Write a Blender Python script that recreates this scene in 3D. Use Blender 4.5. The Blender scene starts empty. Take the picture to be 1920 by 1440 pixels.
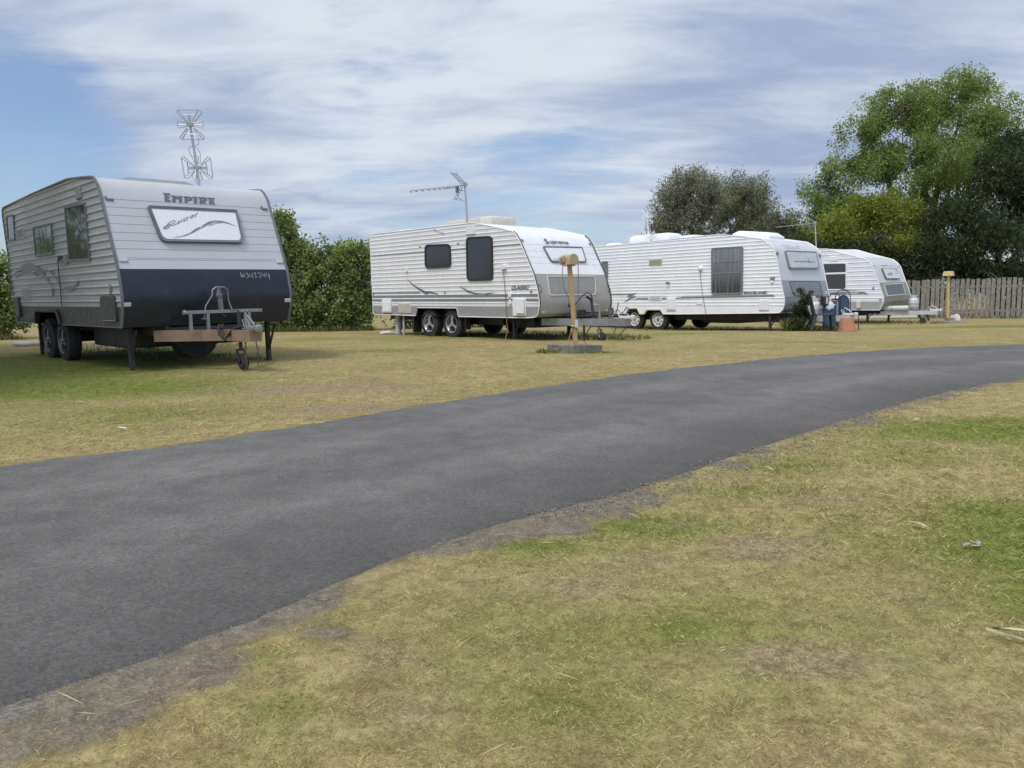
import bpy, bmesh, math, random
import numpy as np
from mathutils import Vector, Matrix, noise as mnoise
from mathutils.geometry import tessellate_polygon
rad = math.radians
random.seed(7)
RS = np.random.RandomState(11)
S = bpy.context.scene
COL = S.collection

# ------------------------------------------------------------------ camera
CAM_H, PITCH, ROLL = 0.97, 0.11051, 0.012694
cp, sp, cr, sr = math.cos(PITCH), math.sin(PITCH), math.cos(ROLL), math.sin(ROLL)
R0, U0, FW = Vector((1, 0, 0)), Vector((0, sp, cp)), Vector((0, cp, -sp))
RV, UV = R0*cr-U0*sr, R0*sr+U0*cr
cam = bpy.data.objects.new('camera', bpy.data.cameras.new('camera'))
COL.objects.link(cam)
cam.matrix_world = Matrix(((RV.x, UV.x, -FW.x, 0), (RV.y, UV.y, -FW.y, 0), (RV.z, UV.z, -FW.z, CAM_H), (0, 0, 0, 1)))
cam.data.sensor_width = 36
cam.data.lens = 1442/1920*36
cam.data.clip_start = 0.05
cam.data.clip_end = 3000
S.camera = cam

# ------------------------------------------------------------------ light
SUN_EL, SUN_AZ = rad(60), rad(222)       # azimuth clockwise from +Y
sd = Vector((math.sin(SUN_AZ)*math.cos(SUN_EL), math.cos(SUN_AZ)*math.cos(SUN_EL), math.sin(SUN_EL)))
sun = bpy.data.objects.new('sun', bpy.data.lights.new('sun', 'SUN'))
COL.objects.link(sun)
sun.data.energy = 1.35
sun.data.angle = rad(11)
sun.data.color = (1, .95, .87)
sun.rotation_euler = sd.to_track_quat('Z', 'Y').to_euler()
S.view_settings.view_transform = 'Standard'
S.view_settings.look = 'None'
S.view_settings.exposure = 0.42
S.view_settings.gamma = 1
S.view_settings.use_curve_mapping = False
S.cycles.max_bounces = 6
S.cycles.transparent_max_bounces = 6
S.cycles.use_denoising = True
S.cycles.sample_clamp_indirect = 4
S.render.filter_size = 1.5

# node helper
class NT:
    def __init__(s, tree):
        s.t = tree; s.n = tree.nodes; s.l = tree.links
    def node(s, typ, **kw):
        n = s.n.new(typ)
        for k, v in kw.items():
            if k.startswith('i_'):
                key = k[2:].replace('_', ' ')
                s.put(n.inputs[int(key) if key.isdigit() else key], v)
            else: setattr(n, k, v)
        return n
    def put(s, sock, v):
        if isinstance(v, bpy.types.NodeSocket): s.l.new(v, sock)
        elif isinstance(v, bpy.types.Node): s.l.new(v.outputs[0], sock)
        else: sock.default_value = v
    def math(s, op, a, b=0., c=None, clamp=False):
        n = s.n.new('ShaderNodeMath'); n.operation = op; n.use_clamp = clamp
        s.put(n.inputs[0], a); s.put(n.inputs[1], b)
        if c is not None: s.put(n.inputs[2], c)
        return n.outputs[0]
    def vmath(s, op, a, b=None, scale=None):
        n = s.n.new('ShaderNodeVectorMath'); n.operation = op
        s.put(n.inputs[0], a)
        if b is not None: s.put(n.inputs[1], b)
        if scale is not None: s.put(n.inputs['Scale'], scale)
        return n.outputs['Value'] if op in ('DOT_PRODUCT', 'LENGTH', 'DISTANCE') else n.outputs[0]
    def mix(s, f, a, b, blend='MIX'):
        n = s.n.new('ShaderNodeMix'); n.data_type = 'RGBA'; n.blend_type = blend
        s.put(n.inputs[0], f); s.put(n.inputs[6], a); s.put(n.inputs[7], b)
        return n.outputs[2]
    def rng(s, v, a, b, c=0., d=1., smooth=True):
        n = s.n.new('ShaderNodeMapRange'); n.interpolation_type = 'SMOOTHSTEP' if smooth else 'LINEAR'
        for i, x in enumerate((v, a, b, c, d)): s.put(n.inputs[i], x)
        return n.outputs[0]
    def noise(s, vec, scale, detail=4, rough=.55, dist=0., dim='3D'):
        n = s.n.new('ShaderNodeTexNoise'); n.noise_dimensions = dim
        if vec is not None: s.put(n.inputs['Vector'], vec)
        n.inputs['Scale'].default_value = scale; n.inputs['Detail'].default_value = detail
        n.inputs['Roughness'].default_value = rough; n.inputs['Distortion'].default_value = dist
        return n.outputs[0]
    def scaled(s, vec, sc):
        return s.vmath('MULTIPLY', vec, sc)

# ------------------------------------------------------------------ sky
W = bpy.data.worlds.new('World'); S.world = W; W.use_nodes = True
nt = NT(W.node_tree); nt.n.clear()
sky = nt.node('ShaderNodeTexSky', sky_type='NISHITA', sun_disc=False, sun_elevation=SUN_EL, sun_rotation=SUN_AZ,
              altitude=20, air_density=1.0, dust_density=1.2, ozone_density=1.4)
tc = nt.node('ShaderNodeTexCoord')
D = nt.vmath('NORMALIZE', tc.outputs['Generated'])
sx = nt.node('ShaderNodeSeparateXYZ', i_0=D)
zc = nt.math('MAXIMUM', sx.outputs['Z'], 0.0)
den = nt.math('ADD', zc, 0.17)
comb = nt.node('ShaderNodeCombineXYZ', i_0=nt.math('DIVIDE', sx.outputs['X'], den), i_1=nt.math('DIVIDE', sx.outputs['Y'], den), i_2=0.)
P = comb.outputs[0]
def blob(dx, dy, dz, tight, amt):
    v = Vector((dx, dy, dz)).normalized()
    dt = nt.vmath('DOT_PRODUCT', D, tuple(v))
    return nt.rng(dt, tight, 1.0, 0., amt)
big = nt.noise(nt.vmath('ADD', nt.scaled(P, (.75, 1.0, 1)), (3.1, 1.7, 0)), .9, 3, .5, .6)
mid = nt.noise(nt.vmath('ADD', nt.scaled(P, (.8, 1.5, 1)), (7.3, 4.1, 0)), 2.4, 10, .60, .35)
fine = nt.noise(nt.vmath('ADD', nt.scaled(P, (1.0, 2.2, 1)), (1.3, 9.1, 0)), 6.0, 8, .62, .3)
dens = nt.math('ADD', nt.math('MULTIPLY', big, .36), nt.math('ADD', nt.math('MULTIPLY', mid, .62), nt.math('MULTIPLY', fine, .20)))
for b in SKY_BLOBS if 'SKY_BLOBS' in globals() else [
        (-.64, 1, .215, .978, -.30), (-.70, 1, .13, .975, -.18), (-.58, 1, .36, .962, .30), (-.36, 1, .24, .985, .16), (-.05, 1, .42, .955, .20),
        (.10, 1, .13, .988, -.10), (.30, 1, .25, .95, .14), (.60, 1, .36, .95, .08), (.30, 1, .10, .985, .10), (-.2, 1, .14, .988, .04)]:
    dens = nt.math('ADD', dens, blob(*b))
cover = nt.rng(dens, .43, .72, 0.06, 1.)
# brightness inside the cloud sheet: thick parts grey blue, thin lit parts white
lit = nt.noise(nt.vmath('ADD', nt.scaled(P, (.7, 1.5, 1)), (12.3, 2.2, 0)), 2.0, 10, .62, .4)
for b in [(-.05, 1, .43, .94, .26), (.32, 1, .30, .945, -.07), (-.35, 1, .36, .97, -.08), (-.30, 1, .24, .975, .10), (.15, 1, .08, .985, .12), (-.62, 1, .5, .97, .06), (.6, 1, .2, .97, .05)]:
    lit = nt.math('ADD', lit, blob(*b))
ccol = nt.mix(nt.rng(lit, .32, .80), (.40, .495, .71, 1), (.80, .87, .965, 1))
ccol = nt.mix(nt.rng(sx.outputs['Z'], .0, .12), nt.mix(.35, ccol, (.62, .72, .86, 1)), ccol)
up = nt.rng(sx.outputs['Z'], .30, .85, 6.6, 14.0)
ccol = nt.mix(nt.rng(sx.outputs['Z'], .42, .8), ccol, (.74, .75, .77, 1))
back = nt.rng(sx.outputs['Y'], .30, -.5, 1., 1.7)  # sky behind the camera brightened to light the van walls
ccol = nt.vmath('SCALE', ccol, scale=nt.math('MULTIPLY', up, back))
skyc = nt.vmath('MULTIPLY', sky.outputs[0], (.90, .945, 1.05))
bg = nt.node('ShaderNodeBackground', i_Color=nt.mix(cover, skyc, ccol), i_Strength=.1)
nt.l.new(bg.outputs[0], nt.node('ShaderNodeOutputWorld').inputs[0])

# ------------------------------------------------------------------ materials
def new_mat(name):
    m = bpy.data.materials.new(name); m.use_nodes = True
    t = NT(m.node_tree)
    return m, t, t.n['Principled BSDF']
MATS = {}
def mat(name, c, rough=.5, metal=0., var=.10, scale=6., dirt=0., bump=0., spec=.5, coat=0., emit=None):
    """painted / metal / plastic surface: slight tone variation, optional streaky dirt, fine bump"""
    if name in MATS: return MATS[name]
    m, t, b = new_mat(name)
    tcn = t.node('ShaderNodeTexCoord'); O = tcn.outputs['Object']
    n1 = t.noise(O, scale, 5, .6)
    f = t.rng(n1, .25, .75, 1-var, 1+var)
    colr = t.vmath('SCALE', (c[0], c[1], c[2]), scale=f)
    if dirt:
        n2 = t.noise(t.scaled(O, (3.0, 3.0, .7)), 2.3, 7, .65, .4)
        colr = t.mix(t.rng(n2, .52, .78, 0., dirt), colr, (.16, .14, .11, 1))
    t.put(b.inputs['Base Color'], colr)
    t.put(b.inputs['Roughness'], t.rng(t.noise(O, scale*2.7, 4), .3, .7, max(.02, rough-.08), min(1, rough+.08)))
    b.inputs['Metallic'].default_value = metal
    b.inputs['Specular IOR Level'].default_value = spec
    b.inputs['Coat Weight'].default_value = coat
    if bump:
        bn = t.node('ShaderNodeBump', i_Strength=1.0, i_Distance=bump, i_Height=t.noise(O, scale*5, 4, .6))
        t.put(b.inputs['Normal'], bn)
    MATS[name] = m
    return m
def glass(name, c, rough=.06, wav=.004, wscale=1.6, spec=.55):
    if name in MATS: return MATS[name]
    m, t, b = new_mat(name)
    O = t.node('ShaderNodeTexCoord').outputs['Object']
    t.put(b.inputs['Base Color'], (*c, 1)); b.inputs['Roughness'].default_value = rough
    b.inputs['Specular IOR Level'].default_value = spec
    bn = t.node('ShaderNodeBump', i_Strength=1.0, i_Distance=wav, i_Height=t.noise(O, wscale, 2, .4))
    t.put(b.inputs['Normal'], bn)
    MATS[name] = m
    return m

# ------------------------------------------------------------------ mesh helpers
class MB:
    def __init__(s): s.v = []; s.f = []; s.m = []; s.cur = 0
    def add(s, vs, fs):
        o = len(s.v); s.v += [tuple(v) for v in vs]
        for f in fs: s.f.append(tuple(i+o for i in f)); s.m.append(s.cur)
        return s
    def box(s, x0, x1, y0, y1, z0, z1, bev=0.):
        if bev <= 0:
            vs = [(x, y, z) for x in (x0, x1) for y in (y0, y1) for z in (z0, z1)]
            return s.add(vs, [(0, 1, 3, 2), (4, 6, 7, 5), (0, 4, 5, 1), (2, 3, 7, 6), (0, 2, 6, 4), (1, 5, 7, 3)])
        bm = bmesh.new(); bmesh.ops.create_cube(bm, size=1)
        bmesh.ops.scale(bm, vec=(x1-x0, y1-y0, z1-z0), verts=bm.verts)
        bmesh.ops.translate(bm, vec=((x0+x1)/2, (y0+y1)/2, (z0+z1)/2), verts=bm.verts)
        bmesh.ops.bevel(bm, geom=bm.edges[:], offset=bev, segments=2, affect='EDGES', profile=.5)
        return s.bm(bm)
    def bm(s, bm, M=None):
        if M is not None: bmesh.ops.transform(bm, matrix=M, verts=bm.verts)
        bm.verts.index_update()
        s.add([v.co[:] for v in bm.verts], [[v.index for v in f.verts] for f in bm.faces]); bm.free()
        return s
    def bar(s, a, b, w, h, up=(0, 0, 1), bev=0.):
        a, b = Vector(a), Vector(b); d = (b-a); L = d.length; d.normalize()
        if abs(d.dot(Vector(up).normalized())) > .985: up = (0, 1, 0) if abs(d.y) < .9 else (1, 0, 0)
        sd_ = d.cross(Vector(up)); sd_.normalize(); u = sd_.cross(d)
        vs = []
        for p in (a, b):
            for i, j in ((-1, -1), (1, -1), (1, 1), (-1, 1)): vs.append(p+sd_*(i*w/2)+u*(j*h/2))
        return s.add(vs, [(0, 3, 2, 1), (4, 5, 6, 7), (0, 1, 5, 4), (1, 2, 6, 5), (2, 3, 7, 6), (3, 0, 4, 7)])
    def tube(s, path, r, n=6, closed=False, cap=True):
        pts = [Vector(p) for p in path]; N = len(pts)
        rs = r if isinstance(r, (list, tuple)) else [r]*N
        t0 = (pts[1]-pts[0]).normalized()
        ref = Vector((0, 0, 1)) if abs(t0.z) < .9 else Vector((1, 0, 0))
        u = t0.cross(ref).normalized(); vs = []
        for i, p in enumerate(pts):
            a = pts[i-1] if (i > 0 or closed) else p; b = pts[(i+1) % N] if (i < N-1 or closed) else p
            t = (b-a).normalized() if (b-a).length > 1e-9 else t0
            u = (u-t*u.dot(t)); u = u.normalized() if u.length > 1e-6 else t.cross(Vector((0, 1, 0))).normalized()
            w = t.cross(u)
            for k in range(n):
                an = 2*math.pi*k/n; vs.append(p+(u*math.cos(an)+w*math.sin(an))*rs[i])
        fs = []
        for i in range(N if closed else N-1):
            for k in range(n):
                a, b = i*n+k, i*n+(k+1) % n; c, d = ((i+1) % N)*n+(k+1) % n, ((i+1) % N)*n+k
                fs.append((a, b, c, d))
        if cap and not closed: fs += [tuple(range(n))[::-1], tuple((N-1)*n+k for k in range(n))]
        return s.add(vs, fs)
    def lathe(s, prof, c=(0, 0, 0), axis='z', n=24, closed=False):
        vs = []; K = len(prof); c = Vector(c)
        for i in range(n):
            a = 2*math.pi*i/n; ca, sa = math.cos(a), math.sin(a)
            for r, h in prof:
                q = {'z': (r*ca, r*sa, h), 'y': (r*ca, h, r*sa), 'x': (h, r*ca, r*sa)}[axis]
                vs.append(c+Vector(q))
        fs = []
        for i in range(n):
            j = (i+1) % n
            for k in range(K if closed else K-1):
                l = (k+1) % K
                fs.append((i*K+k, j*K+k, j*K+l, i*K+l))
        return s.add(vs, fs)
    def poly(s, pts2, mp, d0, d1):
        """extrude 2-D polygon (u,v) through mapping mp(u,v,d)"""
        N = len(pts2); vs = [mp(u, v, d1) for u, v in pts2]+[mp(u, v, d0) for u, v in pts2]
        tris = tessellate_polygon([[Vector((u, v, 0)) for u, v in pts2]])
        fs = [tuple(t) for t in tris]+[(i, (i+1) % N, N+(i+1) % N, N+i) for i in range(N)]
        return s.add(vs, fs)
    def ring(s, o, i_, mp, d0, d1, d2=None):
        N = len(o); d2 = d1 if d2 is None else d2
        vs = [mp(u, v, d0) for u, v in o]+[mp(u, v, d1) for u, v in o]+[mp(u, v, d2) for u, v in i_]+[mp(u, v, d0) for u, v in i_]
        fs = []
        for k in range(N):
            l = (k+1) % N
            for a in range(3): fs.append((a*N+k, a*N+l, (a+1)*N+l, (a+1)*N+k))
        return s.add(vs, fs)
    def build(s, name, m, parent=None, smooth=False, auto=None):
        me = bpy.data.meshes.new(name); me.from_pydata(s.v, [], s.f)
        for x in (m if isinstance(m, (list, tuple)) else [m]): me.materials.append(x)
        if any(s.m): me.polygons.foreach_set('material_index', s.m)
        bm = bmesh.new(); bm.from_mesh(me)
        bmesh.ops.recalc_face_normals(bm, faces=bm.faces); bm.to_mesh(me); bm.free()
        if smooth or auto:
            me.polygons.foreach_set('use_smooth', [True]*len(me.polygons))
            if auto: me.set_sharp_from_angle(angle=rad(auto))
        me.update()
        o = bpy.data.objects.new(name, me); COL.objects.link(o)
        if parent: o.parent = parent
        return o
def tag(o, label=None, cat=None, group=None, kind=None):
    for k, v in (('label', label), ('category', cat), ('group', group), ('kind', kind)):
        if v: o[k] = v
    return o
def thing(name, label, cat, loc=(0, 0, 0), rot=(0, 0, 0), group=None):
    o = bpy.data.objects.new(name, None); COL.objects.link(o); o.empty_display_size = .2
    o.location = loc; o.rotation_euler = rot
    return tag(o, label, cat, group)
def dup(root, loc, rotz, label=None):
    r = root.copy(); COL.objects.link(r); r.location = loc; r.rotation_euler = (0, 0, rotz)
    if label: r['label'] = label
    for ch in list(root.children):
        c = ch.copy(); COL.objects.link(c); c.parent = r
        for g in ch.children:
            d = g.copy(); COL.objects.link(d); d.parent = c
    return r
def rq(q, r, n=5):
    """rounded polygon from corner points"""
    out = []; N = len(q)
    rr = r if isinstance(r, (list, tuple)) else [r]*N
    for i in range(N):
        p = Vector(q[i]).to_2d() if len(q[i]) > 2 else Vector((q[i][0], q[i][1])); a = Vector(q[i-1][:2]); b = Vector(q[(i+1) % N][:2])
        da = (a-p); db = (b-p); R = min(rr[i], da.length*.45, db.length*.45)
        p0 = p+da.normalized()*R; p1 = p+db.normalized()*R
        for k in range(n+1):
            t = k/n; out.append(tuple(p0*(1-t)**2+p*2*t*(1-t)+p1*t*t))
    return out
def inset(poly, d):
    c = Vector((sum(p[0] for p in poly)/len(poly), sum(p[1] for p in poly)/len(poly)))
    us = [p[0] for p in poly]; vs = [p[1] for p in poly]
    hu, hv = (max(us)-min(us))/2, (max(vs)-min(vs))/2
    return [(c.x+(p[0]-c.x)*(1-d/hu), c.y+(p[1]-c.y)*(1-d/hv)) for p in poly]
def rect(u0, u1, v0, v1): return [(u0, v1), (u1, v1), (u1, v0), (u0, v0)]
def quick_mesh(name, verts, quads, m, col=None, attr='Col', smooth=False, parent=None):
    """numpy fast path: verts (N,3), quads (M,k)"""
    me = bpy.data.meshes.new(name); M, k = quads.shape
    me.vertices.add(len(verts)); me.vertices.foreach_set('co', np.ascontiguousarray(verts, np.float32).ravel())
    me.loops.add(M*k); me.loops.foreach_set('vertex_index', np.ascontiguousarray(quads, np.int32).ravel())
    me.polygons.add(M); me.polygons.foreach_set('loop_start', np.arange(0, M*k, k, dtype=np.int32))
    me.polygons.foreach_set('loop_total', np.full(M, k, np.int32))
    if smooth: me.polygons.foreach_set('use_smooth', np.ones(M, bool))
    me.update(calc_edges=True)
    if col is not None:
        a = me.attributes.new(attr, 'FLOAT_COLOR', 'POINT')
        a.data.foreach_set('color', np.ascontiguousarray(np.concatenate([col, np.ones((len(col), 1))], 1), np.float32).ravel())
    me.materials.append(m)
    o = bpy.data.objects.new(name, me); COL.objects.link(o)
    if parent: o.parent = parent
    return o
def text(s, size, mp, u0, v0, parent, m, d=.004, shear=0., bold=0., sx=1., sy=1., space=1., name='lettering', align='LEFT'):
    cu = bpy.data.curves.new('t', 'FONT'); cu.body = s; cu.size = size; cu.shear = shear
    cu.space_character = space; cu.extrude = 0.; cu.align_x = align
    to = bpy.data.objects.new('t', cu); COL.objects.link(to)
    dg = bpy.context.evaluated_depsgraph_get(); dg.update()
    me = to.evaluated_get(dg).to_mesh()
    mb = MB()
    for k_ in range(5 if bold else 1):        # heavier strokes: the outline laid down with small shifts
        du, dv = [(0, 0), (bold, 0), (-bold, 0), (0, bold), (0, -bold)][k_]
        mb.add([mp(u0+v.co.x*sx+du, v0+v.co.y*sy+dv, d+.0006*k_) for v in me.vertices], [tuple(p.vertices) for p in me.polygons])
    bpy.data.objects.remove(to); bpy.data.curves.remove(cu)
    return mb.build(name, m, parent)
def ribbon(paths, w, mp, d, name, m, parent):
    mb = MB()
    for p in paths:
        mb.tube([mp(u, v, d) for u, v in p], w/2, 5)
    return mb.build(name, m, parent)
# terrain: nearly level lawn, falling a little to the right and towards the fence
GY = [-80, 0, 9, 13, 20, 23, 25, 34, 60, 400]; GR = [0, 0, .02, .03, .028, -.045, -.068, -.08, -.1, -.1]; GL = [0, 0, .02, .055, .05, .04, .03, 0, -.05, -.1]
def gzv(x, y):
    t = np.clip(np.asarray(x)/6., 0, 1); t = t*t*(3-2*t)
    return np.interp(y, GY, GL)*(1-t)+np.interp(y, GY, GR)*t
def gz(x, y): return float(gzv(x, y))
# ------------------------------------------------------------------ ground, road, grass
_T = np.random.RandomState(5).rand(257, 257)
def vn(x, y, s, seed=0):
    x = np.asarray(x)*s+seed*17.3+500.; y = np.asarray(y)*s+seed*9.7+500.
    xi = np.floor(x).astype(int); yi = np.floor(y).astype(int); fx = x-xi; fy = y-yi
    fx = fx*fx*(3-2*fx); fy = fy*fy*(3-2*fy); a = xi % 256; b = yi % 256
    return (_T[a, b]*(1-fx)+_T[a+1, b]*fx)*(1-fy)+(_T[a, b+1]*(1-fx)+_T[a+1, b+1]*fx)*fy
def fbm(x, y, s, o=4, seed=0):
    t = 0.; amp = .5; n = 0.
    for k in range(o): t = t+amp*vn(x, y, s*2**k, seed+k*3); n += amp; amp *= .55
    return t/n
FAR = [(-16, -7), (-9, -1.2), (-5.2, 2.4), (-3.05, 4.49), (-2.54, 4.94), (-1.95, 5.43), (-1.17, 6.43), (0, 7.89), (1.61, 9.59), (3.42, 11.1), (5.6, 12.6), (7.5, 13.55), (9.2, 13.85), (14, 14.1), (26, 13.4), (60, 9)]
NEAR = [(-12, -9.5), (-5, -2.4), (-2.2, .72), (-1.24, 1.75), (-.98, 2.0), (-.67, 2.42), (-.46, 2.74), (-.01, 3.27), (.61, 3.73), (1.72, 4.96), (3.13, 6.39), (4.25, 7.41), (5.7, 8.5), (8.5, 9.5), (14, 9.9), (26, 9.2), (60, 5)]
def resample(pl, n):
    p = np.array(pl, float)
    for _ in range(2):                      # soften corners
        q = np.empty((2*len(p)-2+2, 2)); q[0] = p[0]; q[-1] = p[-1]
        q[1:-1:2] = p[:-1]*.75+p[1:]*.25; q[2:-1:2] = p[:-1]*.25+p[1:]*.75; p = q
    d = np.r_[0, np.cumsum(np.hypot(*np.diff(p, axis=0).T))]; t = np.linspace(0, 1, n)
    return p, d
def sample_at(pl, ts):
    p, d = resample(pl, 0 or 2); d = d/d[-1]
    return np.c_[np.interp(ts, d, p[:, 0]), np.interp(ts, d, p[:, 1])]
def dist_pl(x, y, pl):
    """signed distance to polyline, positive on its right-hand (towards camera) side"""
    p, _ = resample(pl, 2); best = np.full(x.shape, 1e9); sg = np.ones(x.shape)
    for a, b in zip(p[:-1], p[1:]):
        ab = b-a; L2 = ab@ab
        if L2 < 1e-9: continue
        t = np.clip(((x-a[0])*ab[0]+(y-a[1])*ab[1])/L2, 0, 1)
        dx = x-a[0]-t*ab[0]; dy = y-a[1]-t*ab[1]; dd = np.hypot(dx, dy)
        s_ = np.sign(dx*ab[1]-dy*ab[0]); m_ = dd < best
        best = np.where(m_, dd, best); sg = np.where(m_, s_, sg)
    return best*sg
def ss(v, a, b):
    t = np.clip((v-a)/(b-a), 0, 1); return t*t*(3-2*t)
GREENS = [(3.7, 5.3, 1.2, .5, 1.5), (2.25, 2.9, .6, .6, 1.35), (3.6, 4.2, .9, .7, .8), (2.75, 5.75, .5, .3, .5), (1.75, 2.3, .3, .4, .6), (-6.6, 10.6, 2.6, 1.7, 1.3), (-4.8, 8.8, 2.2, 1.4, 1.0), (-8.5, 11, 2.5, 2, 1.3), (-8.5, 13.3, 2.0, 2, .9), (-6.0, 13.2, 2.0, 1.1, 1.), (-7.2, 14.6, 1.8, 1.6, 1.), (-1.2, 19.4, 1.6, 1.0, .7), (5.5, 23.6, 1.6, 1.4, .6),  # turf greens; those under and left of nearest van also paint in shade
          (-3.4, 6.6, 1.4, .9, .55), (12.5, 22.5, 2.6, 1.0, 1.0), (16, 23.0, 3.2, 1.2, 1.0), (20, 24, 4, 2, .8), (-.7, 1.98, .09, .07, .6), (-.56, 1.72, .14, .08, .35), (2.3, 4.6, .7, .5, .55),
          (.45, 2.1, .45, .3, .40), (.2, 1.75, .3, .2, .35), (.55, 3.2, .35, .16, .7), (.0, 2.95, .35, .12, .8), (1.5, 4.3, .5, .22, .7), (1.2, 3.75, .5, .18, .7), (-2.4, 14.2, 2.2, .6, .4), (4, 19.5, 3, .8, .5), (-3, 18.5, 3, .8, .5), (-.9, 6.4, .35, .2, .5),
          (1.7, 12.9, .4, .4, .6), (.4, 13.0, .5, .4, .6), (-1.1, 8.6, .8, .3, .35), (5, 15.5, 1.5, .5, .35)]
BARES = [(.75, 1.95, .3, .16, .8), (.2, 2.5, .3, .16, .7), (1.25, 2.55, .2, .2, .6), (1.5, 3.6, .3, .2, .6), (-.35, 2.0, .16, .18, .7), (-.25, 1.7, .2, .15, .6), (.7, 3.2, .25, .14, .6), (-1.5, 6.75, .6, .4, 1.3), (-2.1, 8.4, 1.5, .8, .9), (.3, 9.6, 1.0, .4, .5), (.95, 2.9, .28, .2, .9), (.5, 2.75, .45, .2, .5), (1.05, 1.7, .25, .2, .6), (1.3, 1.55, .3, .2, .5), (.35, 2.45, .3, .15, .4), (-3.5, 10.6, .9, .5, .5), (3.0, 6.0, .3, .2, .4)]
def masks(x, y):
    n1 = fbm(x, y, 1.1, 4, 1); n2 = fbm(x, y, 5., 4, 2); n3 = fbm(x, y, .35, 3, 3)
    dn = dist_pl(x, y, NEAR); df = dist_pl(x, y, FAR)
    wob = (n2-.5)*.34+(n1-.5)*.22
    wid = np.interp(y, [0, 1.6, 2.2, 3.2, 4.2, 5.2, 9], [.30, .24, .15, .15, .07, .05, .04])
    gr = ss(-(dn-wid)/1.0+wob*1.9, -.18, .17)*(dn > -.6)
    gr = np.maximum(gr, ss(-(-df-.05)+wob*.7, -.05, .08)*(df < .6)*.85)
    g = np.zeros_like(x)
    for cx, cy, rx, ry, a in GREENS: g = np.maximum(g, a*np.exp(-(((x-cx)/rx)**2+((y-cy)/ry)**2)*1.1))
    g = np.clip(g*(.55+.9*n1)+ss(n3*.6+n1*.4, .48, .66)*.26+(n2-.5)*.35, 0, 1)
    b = np.zeros_like(x)
    for cx, cy, rx, ry, a in BARES: b = np.maximum(b, a*np.exp(-(((x-cx)/rx)**2+((y-cy)/ry)**2)))
    b = np.clip(b*(.4+1.2*n2)+ss(n2*.5+n1*.5, .60, .74)*.30, 0, 1)
    return gr, g*(1-gr*.8), b, dn, df
def axis_(segs):
    out = []
    for a, b, st in segs: out.append(np.arange(a, b, st))
    return np.concatenate(out)
gx = axis_([(-400, -60, 40), (-60, -16, 4), (-16, -6, .4), (-6, -2, .12), (-2, 4.2, .05), (4.2, 9, .12), (9, 24, .35), (24, 64, 4), (64, 401, 40)])
gy = axis_([(-80, -8, 8), (-8, .6, .6), (.6, 6, .05), (6, 12, .1), (12, 36, .3), (36, 80, 3), (80, 400, 20), (400, 1501, 100)])
GX, GYY = np.meshgrid(gx, gy); fx, fy = GX.ravel(), GYY.ravel()
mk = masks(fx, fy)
def surf(x, y):
    h = np.hypot(x, y)
    return gzv(x, y)+(fbm(x, y, 3.5, 3, 8)-.5)*.030*np.exp(-h/12)+(fbm(x, y, .5, 2, 9)-.5)*.04*np.exp(-h/60)
fz = surf(fx, fy)
onroad = (mk[3] < 0.0) & (mk[4] > 0)
fz = np.where(onroad, gzv(fx, fy)-.03+.028*(np.minimum(-mk[3], mk[4]) < .14), fz)
edge = np.clip(np.minimum(np.abs(mk[3]), np.abs(mk[4]))/.25, 0, 1)
fz = np.where(onroad, fz, fz*edge+(gzv(fx, fy)+.004)*(1-edge))
nx_, ny_ = len(gx), len(gy)
idx = np.arange(nx_*ny_).reshape(ny_, nx_)
quads = np.stack([idx[:-1, :-1], idx[:-1, 1:], idx[1:, 1:], idx[1:, :-1]], -1).reshape(-1, 4)
mg, t, b = new_mat('lawn')
at = t.node('ShaderNodeAttribute', attribute_name='Mask'); am = t.node('ShaderNodeSeparateColor', i_0=at.outputs['Color'])
O = t.node('ShaderNodeTexCoord').outputs['Object']
n_big = t.noise(O, .9, 5, .6, .3); n_mid = t.noise(O, 7., 6, .65, .4); n_f = t.noise(O, 60., 5, .7); n_ff = t.noise(t.scaled(O, (1, .5, 1)), 190., 3, .7)
dry = t.mix(t.rng(n_mid, .3, .7), (.252, .202, .086, 1), (.368, .306, .145, 1))
dry = t.mix(t.rng(n_big, .42, .62, 0, .55), dry, (.225, .185, .072, 1))
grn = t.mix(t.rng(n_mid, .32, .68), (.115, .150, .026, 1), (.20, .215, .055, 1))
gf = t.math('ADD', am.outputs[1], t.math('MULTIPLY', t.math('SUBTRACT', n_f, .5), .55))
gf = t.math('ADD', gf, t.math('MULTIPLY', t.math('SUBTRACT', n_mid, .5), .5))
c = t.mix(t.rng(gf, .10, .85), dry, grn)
soil = t.mix(t.rng(n_f, .3, .7), (.19, .135, .080, 1), (.34, .265, .170, 1))
c = t.mix(t.math('MULTIPLY', t.rng(t.math('ADD', am.outputs[2], t.math('MULTIPLY', t.math('SUBTRACT', n_f, .5), .8)), .25, .85), .8), c, soil)
vor = t.node('ShaderNodeTexVoronoi', i_Vector=O, i_Scale=85.); vc = t.node('ShaderNodeSeparateColor', i_0=vor.outputs['Color'])
grav = t.mix(vc.outputs[0], (.095, .090, .082, 1), (.235, .220, .195, 1))
grav = t.mix(t.rng(n_mid, .34, .58, .25, .88), grav, (.205, .170, .118, 1))
gm = t.rng(t.math('ADD', am.outputs[0], t.math('ADD', t.math('MULTIPLY', t.math('SUBTRACT', n_f, .5), .9), t.math('MULTIPLY', t.math('SUBTRACT', n_mid, .5), .5))), .25, .85)
c = t.mix(gm, c, grav)
n_cl = t.noise(O, 15., 5, .65, .8); n_ps = t.noise(O, 2.2, 6, .62, .6)
c = t.mix(t.rng(n_ps, .54, .70, 0, .55), c, (.235, .165, .085, 1))          # worn brown patches
c = t.vmath('SCALE', c, scale=t.rng(n_cl, .30, .70, .74, 1.22))
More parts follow.
